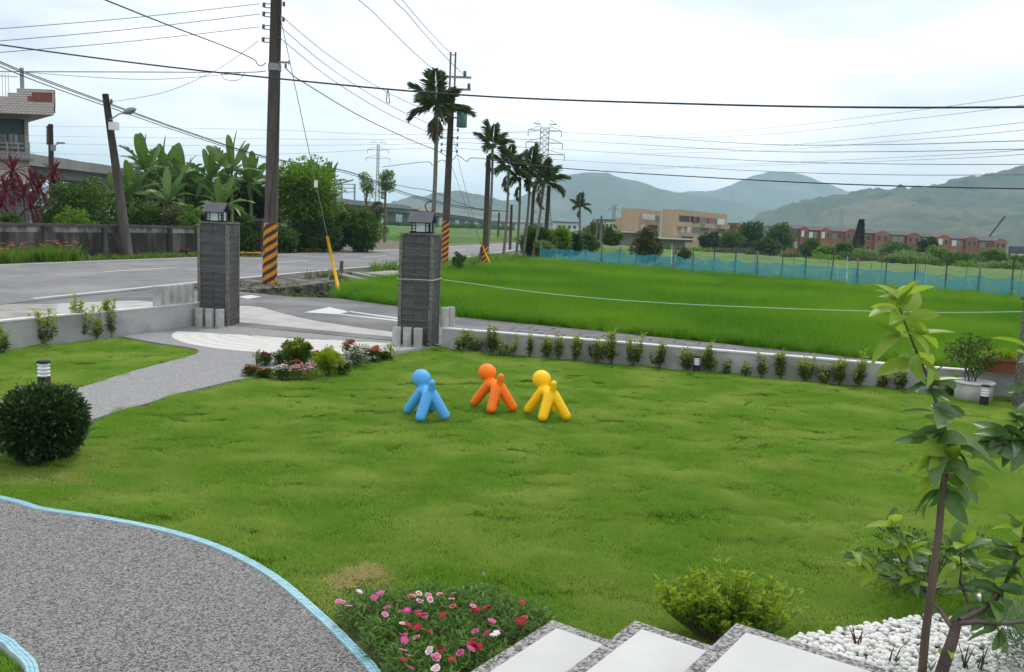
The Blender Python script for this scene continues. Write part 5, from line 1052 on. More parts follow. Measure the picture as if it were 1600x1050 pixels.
def palm(base, top, r, Lf, label, nf=10, dead=1, tilt=None):
    base, top = Vector(base), Vector(top); t = thing('betel_palm', label, 'palm', base, 'slim betel palms'); d = top - base
    pts = [base + d * f + Vector((math.sin(f * 3.1) * d.length * .012, 0, 0)) for f in np.linspace(0, .88, 9)]
    MB().tube([base - Vector((0, 0, .2))] + pts, [r * 1.2] + [r * (1.05 - .3 * k / 9) for k in range(9)], 8).build('trunk', 'palm_bark', t, True)
    MB().tube([pts[-1], base + d * .94, top], [r * .95, r * 1.0, r * .6], 8).build('crownshaft', 'palm_shaft', t, True)
    for k in range(nf + dead):
        a = k * 2.399 + rnd.uniform(-.25, .25); f = k / nf; isd = k >= nf; el = R_(72) - f * R_(85) if not isd else R_(-55)
        o = link('frond', FD if isd else FM[min(3, int(f * 4))], t, True); o.location = top - base + Vector((0, 0, -.02 * Lf)) if not isd else top - base - d.normalized() * .35
        o.rotation_euler = Matrix.Rotation(a, 3, 'Z').to_4x4().to_euler(); o.rotation_euler = (Matrix.Rotation(a, 3, 'Z') @ Matrix.Rotation(-el, 3, 'Y')).to_euler(); s_ = Lf * rnd.uniform(.85, 1.12) * (.75 if isd else 1); o.scale = (s_, s_, s_)
pb_ = A(671, 412, 44.6); pb_.z = -.1; palm(pb_, A(682, 168, 44.6), .12, 1.95, 'tallest palm, standing beside the transformer pole', 11, 2)
for ub, uc, vc, Y, Lf, lab in ((760, 770, 228, 56, 1.75, 'palm just behind the plain striped pole'), (786, 795, 262, 59, 1.85, 'second palm right of the plain striped pole'), (806, 813, 280, 61, 1.7, 'third palm of the row with brown hanging fronds'), (817, 829, 265, 61, 1.85, 'fourth palm of the row, crown in front of the pylon'), (832, 850, 284, 60, 1.9, 'rightmost palm of the row, trunk slanting right')):
    b_ = A(ub, 405, Y); b_.z = -.1; palm(b_, A(uc, vc, Y), .095, Lf * .93, lab, 9, 1 if '4' in lab or 'third' in lab else 1)
b_ = A(905, 372, 98); b_.z = -.5; palm(b_, A(906, 322, 98), .14, 1.5, 'small lone palm left of the tan building', 9, 1)

# ================================================================== ACROSS THE ROAD
OW = [(-25.5, 19.5), (-21.6, 31.5), (-20.4, 35.0), (-18.4, 41.2), (-16.7, 46.3)]
ow = thing('boundary_wall', 'long black-stained old concrete wall along the far side of the road', 'wall', (*OW[2], 0))
MB().prism(strip(OW, .1, 0, 0, 1) + strip(OW, .1, 0, 0, -1)[::-1], -.2, 1.18).build('wall_body', 'old_wall', ow)
MB().prism(strip(OW, .098, 0, 0, 1) + strip(OW, .098, 0, 0, -1)[::-1], 1.18, 1.42).build('plaster_band', 'old_plaster', ow)
MB().prism(strip(OW, .17, 0, 0, 1) + strip(OW, .17, 0, 0, -1)[::-1], 1.42, 1.54).build('coping', 'old_coping', ow)
for a, b in zip(OW, OW[1:]):
    a, b = Vector(a), Vector(b); n = int((b - a).length / 3.1)
    for k in range(n):
        p = a.lerp(b, (k + .5) / n); dd = (b - a).normalized(); MB().box((p.x + dd.y * .12, p.y - dd.x * .12, .71), (.28, .12, 1.42), math.atan2(dd.y, dd.x)).build('buttress', 'old_wall', ow)
gp = A(402, 386, 50); g_ = thing('old_gatepost', 'grey weathered gate post behind the striped pole', 'post', (gp.x, 50, 0)); MB().box((gp.x, 50, .95), (.62, .62, 1.9)).build('shaft', 'old_wall', g_); MB().box((gp.x, 50, 1.97), (.78, .78, .14)).build('cap', 'old_coping', g_)
# tiled house at the left edge
YH = 46.0
def HZ(v, u=40): return A(u, v, YH).z
hx1 = A(47, 280, YH).x; hs = thing('tiled_house', 'pale tiled house with a projecting roof terrace at the left edge', 'house', (hx1 - 5, YH, 0))
x0 = hx1 - 13; zt = HZ(183)
MB().prism([(x0, YH), (hx1, YH), (hx1 * (YH + 9) / YH - .4, YH + 9), (x0 - 4, YH + 9)], -.1, zt).build('wall', 'tile_wall', hs, uv=True)
ex = A(84, 170, YH - 1.5).x
MB().prism([(x0 - .5, YH - 1.5), (ex, YH - 1.5), (ex * (YH + 9.4) / (YH - 1.5) - 3.6, YH + 9.4), (x0 - 4.5, YH + 9.4)], zt + .003, HZ(170)).build('roof_slab', 'tile_wall', hs, uv=True)
zp0, zp1 = HZ(170) + .003, A(80, 140, YH - 1.5).z
par = MB(); par.prism([(A(38, 150, YH).x, YH - 1.5), (ex, YH - 1.5), (ex - .03, YH - 1.25), (A(38, 150, YH).x, YH - 1.25)], zp0, zp0 + (zp1 - zp0) * .72); par_o = par.build('parapet', 'tile_wall', hs, uv=True)
MB().prism([(A(52, 150, YH).x, YH - 1.5), (ex, YH - 1.5), (ex - .03, YH - 1.25), (A(52, 150, YH).x, YH - 1.25)], zp0 + (zp1 - zp0) * .72 + .002, zp1).build('parapet_step', 'tile_wall', hs, uv=True)
MB().prism([(x0, YH - 1.5), (A(38, 150, YH).x - .004, YH - 1.5), (A(38, 150, YH).x - .004, YH - 1.25), (x0, YH - 1.25)], zp0, zp0 + (zp1 - zp0) * .5).build('parapet', 'tile_wall', hs, uv=True)
MB().box((A(66, 150, YH - 1.5).x, YH - 1.512, (zp0 + zp1) / 2 + .03), (1.0, .03, (zp1 - zp0) * .55)).build('brown_panel', 'tile_brown', hs); MB().box((A(54, 154, YH - 1.5).x, YH - 1.505, zp0 + (zp1 - zp0) * .42), (.7, .03, (zp1 - zp0) * .3)).build('brown_panel', 'tile_brown', hs)
MB().prism([(ex + .001, YH - 1.4), (ex + .03, YH - 1.4), (ex * (YH + 8) / (YH - 1.5) - 3.2, YH + 8), (ex * (YH + 8) / (YH - 1.5) - 3.4, YH + 8)], zp0 - .3, zp1 - .02).build('parapet_return', 'tile_wall', hs, uv=True)
rl_ = MB(); zr0, zr1 = zp0 + (zp1 - zp0) * .5, HZ(122)
for k in range(26): xx = A(38, 150, YH).x - k * .16; rl_.bar((xx, YH - 1.38, zr0), (xx, YH - 1.38, zr1), .025)
rl_.bar((x0, YH - 1.38, zr1), (A(52, 150, YH).x, YH - 1.38, zr1 - .15), .05); rl_.build('railing', 'window_white', hs)
MB().bar((A(34, 125, YH - 1.4).x, YH - 1.38, zr0), (A(34, 125, YH - 1.4).x, YH - 1.38, zr1 + .3), .14).build('railing_post', 'steel', hs)
w0, w1 = A(-40, 210, YH).x, A(38, 210, YH).x; zb, zq = HZ(237), HZ(188)
MB().box(((w0 + w1) / 2, YH - .02, (zb + zq) / 2), (w1 - w0, .08, zq - zb)).build('balcony_opening', 'window_dark', hs)
aw = MB(); aw.box(((w0 + w1) / 2, YH - .12, zq - .35), (w1 - w0, .1, .75)); aw.build('awning', 'awning', hs)
for u in (11, 22): MB().box((A(u, 210, YH).x, YH - .1, (zb + zq) / 2), (.09, .07, zq - zb)).build('window_frame', 'pole_grey', hs)
MB().box((A(24, 222, YH).x, YH - .08, zb + .6), (.42, .05, 1.0)).build('window_pane', 'window_grey', hs)
ra = MB()
for k in range(4): ra.bar((x0, YH - .5, zb - .25 + k * .22), (A(54, 240, YH).x, YH - .5, zb - .3 + k * .22), .05)
for k in range(10): xx = A(54, 240, YH).x - k * .55; ra.bar((xx, YH - .5, zb - .35), (xx, YH - .5, zb + .45), .06)
ra.build('balcony_rail', 'steel', hs)
MB().box(((x0 + A(52, 240, YH).x) / 2, YH - .25, zb - .42), (A(52, 240, YH).x - x0, .55, .12)).build('balcony_slab', 'pole_grey', hs)
MB().box((A(10, 320, YH).x, YH - .03, HZ(330)), (2.4, .1, HZ(288) - HZ(372))).build('roller_shutter', 'shutter', hs)
MB().box((A(10, 287, YH).x, YH - .08, HZ(286)), (2.8, .3, .2)).build('shutter_hood', 'wall_cap', hs)

# red cordylines
CL = [leaf_mesh('leaf', 1, .17, 'leaf_red', d, .4) for d in (.1, .4, .75)]
def cordyline(u, vb, vt, Y, label, L_=.85):
    b_ = A(u, vb, Y); b_.z = 0; top = A(u, vt, Y); t = thing('red_cordyline', label, 'plant', b_, 'dark red cordylines by the house'); MB().tube([b_, b_.lerp(top, .5) + Vector((.05, 0, 0)), top], [.05, .04, .035], 6).build('stem', 'bark', t, True)
    for tier in range(2 if vb - vt > 60 else 1):
        for k in range(22):
            a = k * 2.4; e = R_(80) - (k / 22) * R_(105); d = Vector((math.cos(a) * math.cos(e), math.sin(a) * math.cos(e), math.sin(e))); o = link('leaf', CL[min(2, k * 3 // 22)], t, True); y = Vector((0, 0, 1)).cross(d).normalized(); z = d.cross(y)
            o.matrix_basis = Matrix.Translation(top - b_ - Vector((0, 0, tier * .8))) @ Matrix((d, y, z)).transposed().to_4x4() @ Matrix.Diagonal((L_, L_, L_, 1))
for u, vb, vt, Y, lab in ((20, 345, 268, 40, 'tall red cordyline highest against the tiled house'), (50, 345, 287, 41, 'red cordyline right of the tallest one'), (8, 345, 300, 38.5, 'dark red cordyline low at the left edge'), (37, 345, 306, 39, 'broad red cordyline between the other two in front'), (62, 345, 298, 41.5, 'narrow red cordyline nearest the leafy shrub'), (84, 340, 272, 45, 'small red cordyline poking above the leafy shrub'), (2, 345, 322, 37.5, 'lowest red cordyline by the wall at the left edge'), (50, 345, 325, 40, 'drooping red cordyline just above the wall')):
    cordyline(u, vb, vt, Y, lab)
def ptree(name, label, u, vb, vt, wpx, Y, m='leaf_mid', nc=60, nl=60, Lpx=5, group=None, cat='tree', zfrac=.5, shell=.45, z0=None, flat=.8, wr=.5, limbs=5):
    b_ = A(u, vb, Y); k = Y / FPX; top = A(u, vt, Y).z; b_.z = b_.z if z0 is None else z0; h = (top - b_.z) * .93; rx = wpx * k / 2; rz = h * zfrac
    return tree(name, label, cat, b_, h, rx * .88, rz * .92, m, nc, nl, rx * .27, Lpx * k, Lpx * k * wr, None, group, shell, limbs, flat=flat, cz=h - rz)
gsh = 'shrubs behind the old wall'
ptree('leafy_shrub', 'large dark leafy shrub with layered branches behind the old wall', 125, 352, 268, 130, 44, 'leaf_mid', 110, 75, 6, gsh, 'shrub', .5, z0=0, flat=.45)
ptree('leafy_shrub', 'low bright green shrub just over the old wall', 120, 352, 312, 60, 41, 'leaf_bright', 40, 60, 5, gsh, 'shrub', .5, z0=.2)
ptree('leafy_shrub', 'green shrub under the cordylines at the left edge', 18, 362, 325, 46, 37, 'leaf_mid', 36, 60, 5, gsh, 'shrub', .5, z0=.3)
ptree('leafy_shrub', 'tree-like shrub filling the gap right of the tiled house', 58, 345, 243, 30, 52, 'leaf_deep', 40, 60, 5, gsh, 'shrub', .55, z0=0)
ptree('leafy_shrub', 'yellowish green shrub right of the leaning lamp pole', 225, 352, 300, 62, 46, 'leaf_mid', 50, 60, 5, gsh, 'shrub', .5, z0=0)
ptree('leafy_shrub', 'mixed shrub with reddish tips left of the left pillar', 278, 352, 305, 70, 47, 'leaf_olive', 60, 60, 5, gsh, 'shrub', .5, z0=0)
ptree('leafy_shrub', 'bright green shrub just above the left pillar lantern', 300, 348, 315, 40, 46, 'leaf_bright', 36, 60, 5, gsh, 'shrub', .5, z0=.2)
ptree('leafy_shrub', 'dark hedge-like shrub between left pillar and gate post', 385, 392, 332, 62, 50, 'leaf_mid', 70, 70, 5, gsh, 'shrub', .5, z0=0)
ptree('leafy_shrub', 'dark undergrowth behind the banana plants', 260, 350, 246, 200, 58, 'leaf_deep', 150, 60, 8, gsh, 'shrub', .5, z0=0)
ptree('leafy_shrub', 'dark undergrowth right of the banana plants', 385, 350, 250, 110, 60, 'leaf_deep', 110, 60, 8, gsh, 'shrub', .5, z0=0)
# bananas
def banana_mesh(droop, m, torn):
    V = []; F = []; n = 16; va = []; r0 = rnd.random()
    def spine(t): return Vector((t * (1 - .25 * droop * t), 0, .12 * t - droop * .66 * t ** 2.2))
    def wid(t): return .105 * (math.sin(math.pi * min(1, max(0, t - .1) * 1.06 + .04)) ** .5) if t > .1 else .008
    for s_ in (-1, 1):
        hang = rnd.uniform(-.2, .35)
        for i in range(n):
            t0, t1 = i / n, (i + 1) / n; p0, p1 = spine(t0), spine(t1); w = (wid(t0) + wid(t1)) / 2; j = 1.0
            if torn: hang += rnd.uniform(-.22, .22); hang = max(-.5, min(1.1, hang)); j = rnd.uniform(.6, 1.1); g0, g1 = rnd.uniform(0, .2), rnd.uniform(-.15, .25)
            else: g0 = g1 = 0
            tip = lambda p, w_: p + Vector((w_ * .35, s_ * w_ * math.cos(hang), -w_ * math.sin(hang) + w_ * .25))
            a0, a1 = tip(p0, wid(t0) * j), tip(p1, wid(t1) * j); e = a1 - a0; b_ = len(V)
            V += [p0, p1, a1 - e * (g1 * (1 if torn else 0)), a0 + e * g0]; va += [min(1, r0 + .2), min(1, r0 + .2), r0, r0]; F.append((b_, b_ + 1, b_ + 2, b_ + 3))
    return npmesh('leaf', V, F, m, va, smooth=False)
BM = [banana_mesh(d, 'banana_leaf', to) for d, to in ((.08, 0), (.4, 1), (.7, 1), (1.0, 1), (1.25, 1))]; BP = [banana_mesh(.12, 'banana_pale', 0), banana_mesh(.45, 'banana_pale', 1)]
def banana(u, vt, Y, label, L_=2.3, n=10):
    c_ = A(u, vt, Y); h = max(1.0, c_.z - L_ * .72); b_ = Vector((c_.x, Y, 0)); t = thing('banana_plant', label, 'banana plant', b_, 'banana plants across the road'); MB().tube([(0, 0, -.1), (.02, 0, h * .5), (.0, 0, h)], [.14, .12, .07], 8).build('stem', 'palm_shaft', t, True, local=True)
    for k in range(n):
        a = k * 2.399 + rnd.uniform(-.3, .3); e = R_(82) - (k / n) ** .65 * R_(80) + rnd.uniform(-.2, .2); d = Vector((math.cos(a) * math.cos(e), math.sin(a) * math.cos(e), math.sin(e))); y = Vector((0, 0, 1)).cross(d).normalized(); z = d.cross(y); s = L_ * rnd.uniform(.8, 1.1)
        me = rnd.choice(BP) if rnd.random() < .14 else BM[min(4, int(k / n * 5))]; o = link('leaf', me, t, True); o.matrix_basis = Matrix.Translation((0, 0, h - .05)) @ (Matrix((d, y, z)).transposed() @ Matrix.Rotation(rnd.uniform(-.7, .7), 3, 'X')).to_4x4() @ Matrix.Diagonal((s, s * rnd.uniform(.95, 1.3), s, 1))
for u, vt, Y, L_, lab in ((205, 262, 50, 2.2, 'leftmost banana plant, just right of the leaning lamp pole'), (228, 222, 52, 2.7, 'tall banana plant at the left of the clump'), (255, 228, 54, 2.6, 'tall banana plant second from the left of the clump'), (285, 240, 53, 2.5, 'banana plant in the middle of the clump'), (262, 275, 49, 2.3, 'lower banana plant with a pale upright leaf in the middle'), (330, 240, 53, 2.6, 'banana plant above the left pillar lantern'), (362, 222, 54, 2.8, 'tallest banana plant, left of the striped pole'), (345, 285, 49, 2.4, 'low banana plant with broad pale leaves behind the lantern'), (392, 250, 55, 2.4, 'banana plant close to the left side of the striped pole'), (310, 262, 56, 2.5, 'shaded banana plant at the back of the clump'), (182, 275, 55, 2.2, 'banana plant half hidden by the leaning lamp pole'), (512, 262, 64, 2.3, 'banana leaves rising behind the dense bright tree'), (100, 290, 47, 1.7, 'small banana plant next to the cordylines')):
    banana(u, vt, Y, lab, L_ * .84, 17)
# dense tree and shrubs right of the striped pole
ptree('dense_tree', 'dense bright green rounded tree right of the striped pole', 474, 388, 238, 112, 58, 'leaf_bright', 170, 80, 6, None, 'tree', .38, shell=.55, z0=0)
ptree('leafy_shrub', 'round green shrub at the foot of the striped pole', 443, 393, 352, 52, 54, 'leaf_mid', 50, 70, 5, 'roadside shrubs right of the striped pole', 'shrub', .5, z0=0)
ptree('leafy_shrub', 'dark leafy undergrowth below the dense tree', 490, 392, 338, 90, 57, 'leaf_deep', 90, 70, 5, 'roadside shrubs right of the striped pole', 'shrub', .5, z0=0)
ptree('leafy_shrub', 'spreading fresh green shrub at the right end of the roadside trees', 560, 393, 322, 82, 60, 'leaf_mid', 110, 70, 5, 'roadside shrubs right of the striped pole', 'shrub', .5, z0=0, flat=.5)
ptree('leafy_shrub', 'dull yellow-green shrub between the dense tree and spreading shrub', 526, 380, 296, 44, 61, 'leaf_olive', 60, 60, 5, 'roadside shrubs right of the striped pole', 'shrub', .5, z0=0)
ptree('slim_tree', 'left of two slim pale trees before the viaduct', 571, 378, 253, 26, 86, 'leaf_pale', 30, 24, 4, 'two slim trees', 'tree', .20, z0=-.2)
ptree('slim_tree', 'right of two slim pale trees before the viaduct', 601, 378, 250, 30, 90, 'leaf_pale', 40, 34, 4, 'two slim trees', 'tree', .20, z0=-.2)
ptree('leafy_shrub', 'yellow-green bush under the two slim trees', 588, 372, 312, 24, 84, 'leaf_olive', 26, 40, 4, None, 'shrub', .22, z0=-.2)
# weeds and roadside flowers
def weeds(name, pts, h, label, m='weed', n=34, spread=.12, flowers=None, fn=0, group=None, w=.02):
    t = thing(name, label, 'plants', (pts[0][0], pts[0][1], 0), group); V = []; F = []; a_ = []; b = 0
    for p in pts:
        tv, tf, ta = tuft(n, spread, h * rnd.uniform(.6, 1.15), w, .4, 3, .5); V.append(tv + np.array([p[0], p[1], 0 if len(p) < 3 else p[2]])); F.append(tf + b); b += len(tv); a_.append(ta)
    link('foliage', npmesh('foliage', np.concatenate(V), np.concatenate(F), m, np.concatenate(a_)), t)['kind'] = 'stuff'
    if flowers:
        q = np.array([[p[0] + rnd.uniform(-spread, spread), p[1] + rnd.uniform(-spread, spread), h * rnd.uniform(.75, 1.15)] for p in pts for _ in range(fn)]); blossoms(t, q, len(q) // 2, .11, flowers)
    return t
def spread_pts(a, b, n, w):
    a, b = Vector(a), Vector(b); d = (b - a).normalized(); return [tuple((a.lerp(b, rnd.random()) + Vector((-d.y, d.x)) * rnd.uniform(-w, w))[:2]) for _ in range(n)]
weeds('daylily_clump', spread_pts((-20.4, 31.2), (-18.9, 37.2), 70, .35), .75, 'orange flowered daylily clump at the foot of the old wall, left edge', 'leaf_bright', 40, .2, 'orange', 1, w=.035)
weeds('verge_weeds', spread_pts((-19.0, 37.0), (-16.2, 45.4), 60, .25), .32, 'low green weeds along the old wall beside the leaning pole', 'leaf_bright', 30, .2, None, w=.03)
c_ = A(288, 398, 45); weeds('red_flower_clump', [(c_.x, 44.6), (c_.x + .3, 44.8), (c_.x - .3, 44.5)], .3, 'small clump of red flowers by the old wall near the left pillar', 'leaf_bright', 30, .2, 'coral', 14, w=.03)
c_ = A(385, 400, 46.5); weeds('yellow_flower_clump', spread_pts((c_.x - .6, 46.3), (c_.x + .7, 47.2), 14, .3), .2, 'low yellow flower patch left of the striped pole', 'leaf_bright', 24, .2, 'yellow', 8, w=.03)
c_ = A(488, 394, 55); weeds('yellow_flower_clump', spread_pts((c_.x - .8, 55), (c_.x + .9, 56), 12, .3), .22, 'low yellow flower patch under the dense tree', 'leaf_bright', 24, .2, 'yellow', 5, w=.03)
weeds('ditch_weeds', [(rnd.uniform(-7.4, -5.4), rnd.uniform(25.2, 29.5), -.5) for _ in range(34)], .55, 'scrubby weeds growing up inside the ditch', 'weed', 30, .2, w=.03)
weeds('bank_weeds', [(rnd.uniform(-7.6, -6.4), rnd.uniform(31.5, 34.5), 0) for _ in range(9)], .5, 'straggly weeds by the road near the concrete planks', 'weed', 24, .18, w=.03)
weeds('bank_weeds', [(rnd.uniform(-9.3, -8.6), rnd.uniform(26.2, 28.2), 0) for _ in range(7)], .3, 'few weeds on the bank left of the striped pole', 'weed', 20, .15, w=.03)
weeds('paddy_weeds', [(rl(y_, 0) + rnd.uniform(.4, 3.4), y_, -.05) for y_ in rng.uniform(38, 60, 90)], .6, 'bright weeds on the paddy bank below the palms', 'leaf_bright', 34, .3, w=.04)
# planks over the ditch
for i, (a, b, w) in enumerate((((-7.0, 33.6, .10), (-4.7, 30.0, .04), .30), ((-6.6, 34.6, .10), (-4.5, 31.6, .05), .30))):
    tag(MB().bar(a, b, w, .12).build('concrete_plank', 'wood_plank'), ['front long concrete plank laid across the ditch', 'back long concrete plank laid across the ditch'][i], 'plank')
tag(MB().prism([(-6.2, 35.6), (-5.4, 38.2), (-3.0, 35.6), (-3.9, 32.8)], -.05, .07).build('culvert_slab', 'rough_concrete'), 'broad concrete slab bridging the ditch behind the planks', 'slab')
tag(MB().bar((-6.7, 33.4, 0), (-6.68, 33.4, .62), .12).build('stub_stake', 'bark'), 'short dark stake standing at the end of the front plank', 'stake')
ptree('leafy_shrub', 'small bush beside the right pillar near the road', 716, 412, 388, 22, 40, 'leaf_mid', 20, 36, 4, None, 'shrub', .5, z0=-.05)
# ================================================================== VIADUCT
vd = [(-46, 70, 8.3), tuple(A(56, 240, 98)), tuple(A(110, 248, 112)), tuple(A(168, 257, 128)), tuple(A(330, 283, 160)), tuple(A(470, 301, 195)), tuple(A(560, 313, 235)), tuple(A(600, 316.5, 270)), tuple(A(635, 320.5, 320)), tuple(A(690, 328.5, 395)), tuple(A(731, 334.5, 466)), tuple(A(766, 341, 570)), tuple(A(812, 345, 750)), tuple(A(900, 347, 1100))]
V_ = thing('viaduct', 'long grey highway viaduct crossing behind the fields', 'viaduct', (-50, 150, 0))
vp = [Vector((*q, z)) for q, z in zip(spline([p[:2] for p in vd], 5), np.interp(np.linspace(0, len(vd) - 1, (len(vd) - 1) * 5 + 1), range(len(vd)), [p[2] for p in vd]))]
def ribbon(off0, off1, z0, z1, m, nm, sl=slice(None)):
    P = vp[sl]; Vv = []; F = []
    for i, p in enumerate(P):
        d = (P[min(len(P) - 1, i + 1)] - P[max(0, i - 1)]); d.z = 0; d.normalize(); n = Vector((d.y, -d.x, 0)); Vv += [p + n * off0 + Vector((0, 0, z0)), p + n * off1 + Vector((0, 0, z0)), p + n * off1 + Vector((0, 0, z1)), p + n * off0 + Vector((0, 0, z1))]
    for i in range(len(P) - 1):
        for k in range(4): F.append((i * 4 + k, i * 4 + (k + 1) % 4, i * 4 + 4 + (k + 1) % 4, i * 4 + 4 + k))
    F += [(0, 1, 2, 3), tuple(len(Vv) - 4 + k for k in (3, 2, 1, 0))]
    return MB().add(Vv, F).build(nm, m, V_)
ribbon(-1, -10, -1.0, -.75, 'viaduct_concrete', 'deck'); ribbon(-2.5, -8.5, -2.6, -1.003, 'viaduct_concrete', 'girder'); ribbon(-.7, -1.1, -1.3, 0, 'viaduct_concrete', 'parapet', slice(0, 42)); ribbon(-.7, -1.1, -1.3, .25, 'viaduct_parapet', 'parapet', slice(42, None)); ribbon(-9.9, -10.3, -1.3, 0, 'viaduct_concrete', 'parapet')
acc = 0
for i in range(1, len(vp)):
    acc += (vp[i] - vp[i - 1]).length
    if acc > 27 or i == 1:
        acc = 0; p = vp[i]; d = (vp[i] - vp[i - 1]).normalized(); n = Vector((d.y, -d.x, 0)); c = p - n * 5.5; a = math.atan2(d.y, d.x)
        MB().box((c.x, c.y, (c.z - 2.6 - 2) / 2 - .3), (2.2, 3.2, c.z - 2.6 + 1.4), a).build('pier', 'viaduct_concrete', V_); MB().box((c.x, c.y, c.z - 2.9), (2.4, 7.0, .6), a).build('pier_cap', 'viaduct_concrete', V_)
gq = A(540, 296, 330); gn = thing('road_gantry', 'sign gantry frame standing on the viaduct behind the trees', 'gantry', (gq.x, 330, gq.z - 6))
for u in (534, 554): MB().tube([A(u, 322, 330), A(u, 288, 330)], .35, 6).build('gantry_post', 'steel', gn)
for v in (288, 294, 300): MB().bar(A(512, v, 330), A(556, v, 330), .3).build('gantry_beam', 'steel', gn)
MB().bar(A(520, 290, 329), A(552, 281, 329), .8, .4).build('gantry_sign', 'roof_dark', gn)
# ================================================================== BLUE NET FENCE
nf = thing('net_fence', 'blue mesh net fence on stakes along the far side of the paddy', 'fence', (FEN0.x, FEN0.y, 0)); NP = 34
for i in range(NP + 1):
    p = FEN0.lerp(FEN1, i / NP); h = 1.25 + rnd.uniform(-.1, .2) + .012 * i; MB().bar((p.x, p.y, -.4), (p.x + rnd.uniform(-.08, .08), p.y + rnd.uniform(-.05, .05), h), 0.08 if i % 4 == 0 else .04).build('fence_post', 'pole_grey' if i % 4 == 0 else 'roof_dark', nf)
    if i < NP:
        q = FEN0.lerp(FEN1, (i + 1) / NP); V = []; F = []; n = 6; ph = rnd.uniform(0, 6)
        for k in range(n + 1):
            t_ = k / n; r_ = p.lerp(q, t_); wv = .06 * math.sin(t_ * 6 + ph)
            V += [(r_.x, r_.y - .06 + wv, -.1), (r_.x, r_.y - .07 - wv, .45), (r_.x, r_.y - .06, 0.90 - .08 * math.sin(math.pi * t_) + .04 * math.sin(ph + k))]
        for k in range(n):
            a = k * 3; F += [(a, a + 3, a + 4, a + 1), (a + 1, a + 4, a + 5, a + 2)]
        link('net_panel', npmesh('net_panel', V, F, 'blue_net'), nf)
stk = MB().tube([(0, 0, -.3), (0, 0, 1.9)], .013, 5).mesh('garden_stake', 'bark')
for k in range(26):
    t_ = .32 + .68 * k / 26; p = FEN0.lerp(FEN1, t_) + Vector((1.6, 2.2)) * (1 + .9 * (k % 2)); o = link('garden_stake', stk); o.location = (p.x + rnd.uniform(-.2, .2), p.y, rnd.uniform(-.3, .1)); o.rotation_euler = (rnd.uniform(-.06, .06), rnd.uniform(-.06, .06), 0); tag(o, '%s thin bean stake from the left in the %s row behind the blue net fence' % (ORD[k // 2], ['front', 'back'][k % 2]), 'stake', 'bean stakes behind the net fence')
for i, (u, v0, v1, Y) in enumerate(((1049, 398, 380, 60), (1323, 428, 400, 48), (1308, 428, 405, 49), (1446, 428, 415, 45))):
    tag(MB().tube([A(u, v0 + 14, Y), A(u + 1, v1, Y)], .025, 6).build('white_pipe', 'white_plastic', None, True), 'white plastic pipe upright behind the net fence, %s from the left' % ORD[i], 'pipe', 'white pipes at the net fence')
# ================================================================== BUILDINGS BEYOND
def footprint(pts): return [(A(u, 360, Y).x, Y) for u, Y in pts]
def windows(par, poly, e, specs, m='window_dark', depth=.12):
    a, b = Vector(poly[e]), Vector(poly[(e + 1) % len(poly)]); d = (b - a); L_ = d.length; d.normalize(); n = Vector((d.y, -d.x))
    for t0, t1, z0, z1, mm in specs:
        c = a.lerp(b, (t0 + t1) / 2); w = (t1 - t0) * L_; rz = math.atan2(d.y, d.x)
        fr = MB().box((c.x + n.x * .03, c.y + n.y * .03, (z0 + z1) / 2), (w + .16, .14, z1 - z0 + .16), rz).build('window', 'tan_dark' if mm != 'window_white' else 'window_white', par)
        k = max(1, round(w / 1.3))
        for j in range(k):
            cc = a.lerp(b, t0 + (t1 - t0) * (j + .5) / k); MB().box((cc.x + n.x * .10, cc.y + n.y * .10, (z0 + z1) / 2), (w / k - .10, .04, z1 - z0 - .06), rz).build('pane', mm, fr)
ZG = -2.7
tb = thing('tan_building', 'flat-roofed tan apartment block, wider right half with long window bands', 'building', (A(1080, 380, 195).x, 195, ZG))
fpB = footprint([(1033, 186), (1057, 182), (1134, 208), (1112, 214)]); zT = A(1040, 327, 186).z; MB().prism(fpB, ZG, zT).build('wall', 'tan_wall', tb)
zf = lambda v: A(1057, v, 182).z
windows(tb, fpB, 1, [(.03, .22, zf(346), zf(336), 'window_dark'), (.24, .42, zf(346), zf(336), 'window_dark'), (.45, .62, zf(346.5), zf(336), 'window_grey'), (.65, .78, zf(347), zf(337), 'window_grey'), (.80, .95, zf(347), zf(337), 'window_white'),
                     (.08, .13, zf(362), zf(353), 'window_white'), (.18, .24, zf(362), zf(353), 'window_white'), (.30, .62, zf(362), zf(353), 'window_grey'), (.66, .80, zf(362), zf(354), 'window_grey'), (.84, .96, zf(362), zf(354), 'window_grey'), (.1, .3, zf(378), zf(369), 'window_dark')])
a_, b_ = Vector(fpB[1]), Vector(fpB[2]); dd = (b_ - a_).normalized(); nn = Vector((dd.y, -dd.x))
for t_ in (.0, .45, .8):
    c = a_.lerp(b_, t_ + .1); MB().box((c.x + nn.x * .5, c.y + nn.y * .5, zf(350)), (6, 1.0, 1.0), math.atan2(dd.y, dd.x)).build('balcony', 'tan_wall', tb)
for t_, m in ((.60, 'sheet_red'), (.3, 'brick_red')): c = a_.lerp(b_, t_); MB().box((c.x + nn.x * .3, c.y + nn.y * .3, zf(341)), (1.6, .3, 1.2), math.atan2(dd.y, dd.x)).build('awning', m, tb)
ln_ = A(1050, 377, 178); MB().box((ln_.x, 179.5, zf(373)), (8.5, 5, .25)).build('lean_to_roof', 'pale_sheet', tb); MB().box((ln_.x - .6, 180.5, (zf(373) + ZG) / 2), (7, 3.2, zf(374) - ZG)).build('lean_to_wall', 'pole_grey', tb)
ta = thing('tan_building', 'flat-roofed tan apartment block, narrower left half with white framed windows', 'building', (A(1000, 380, 200).x, 200, ZG))
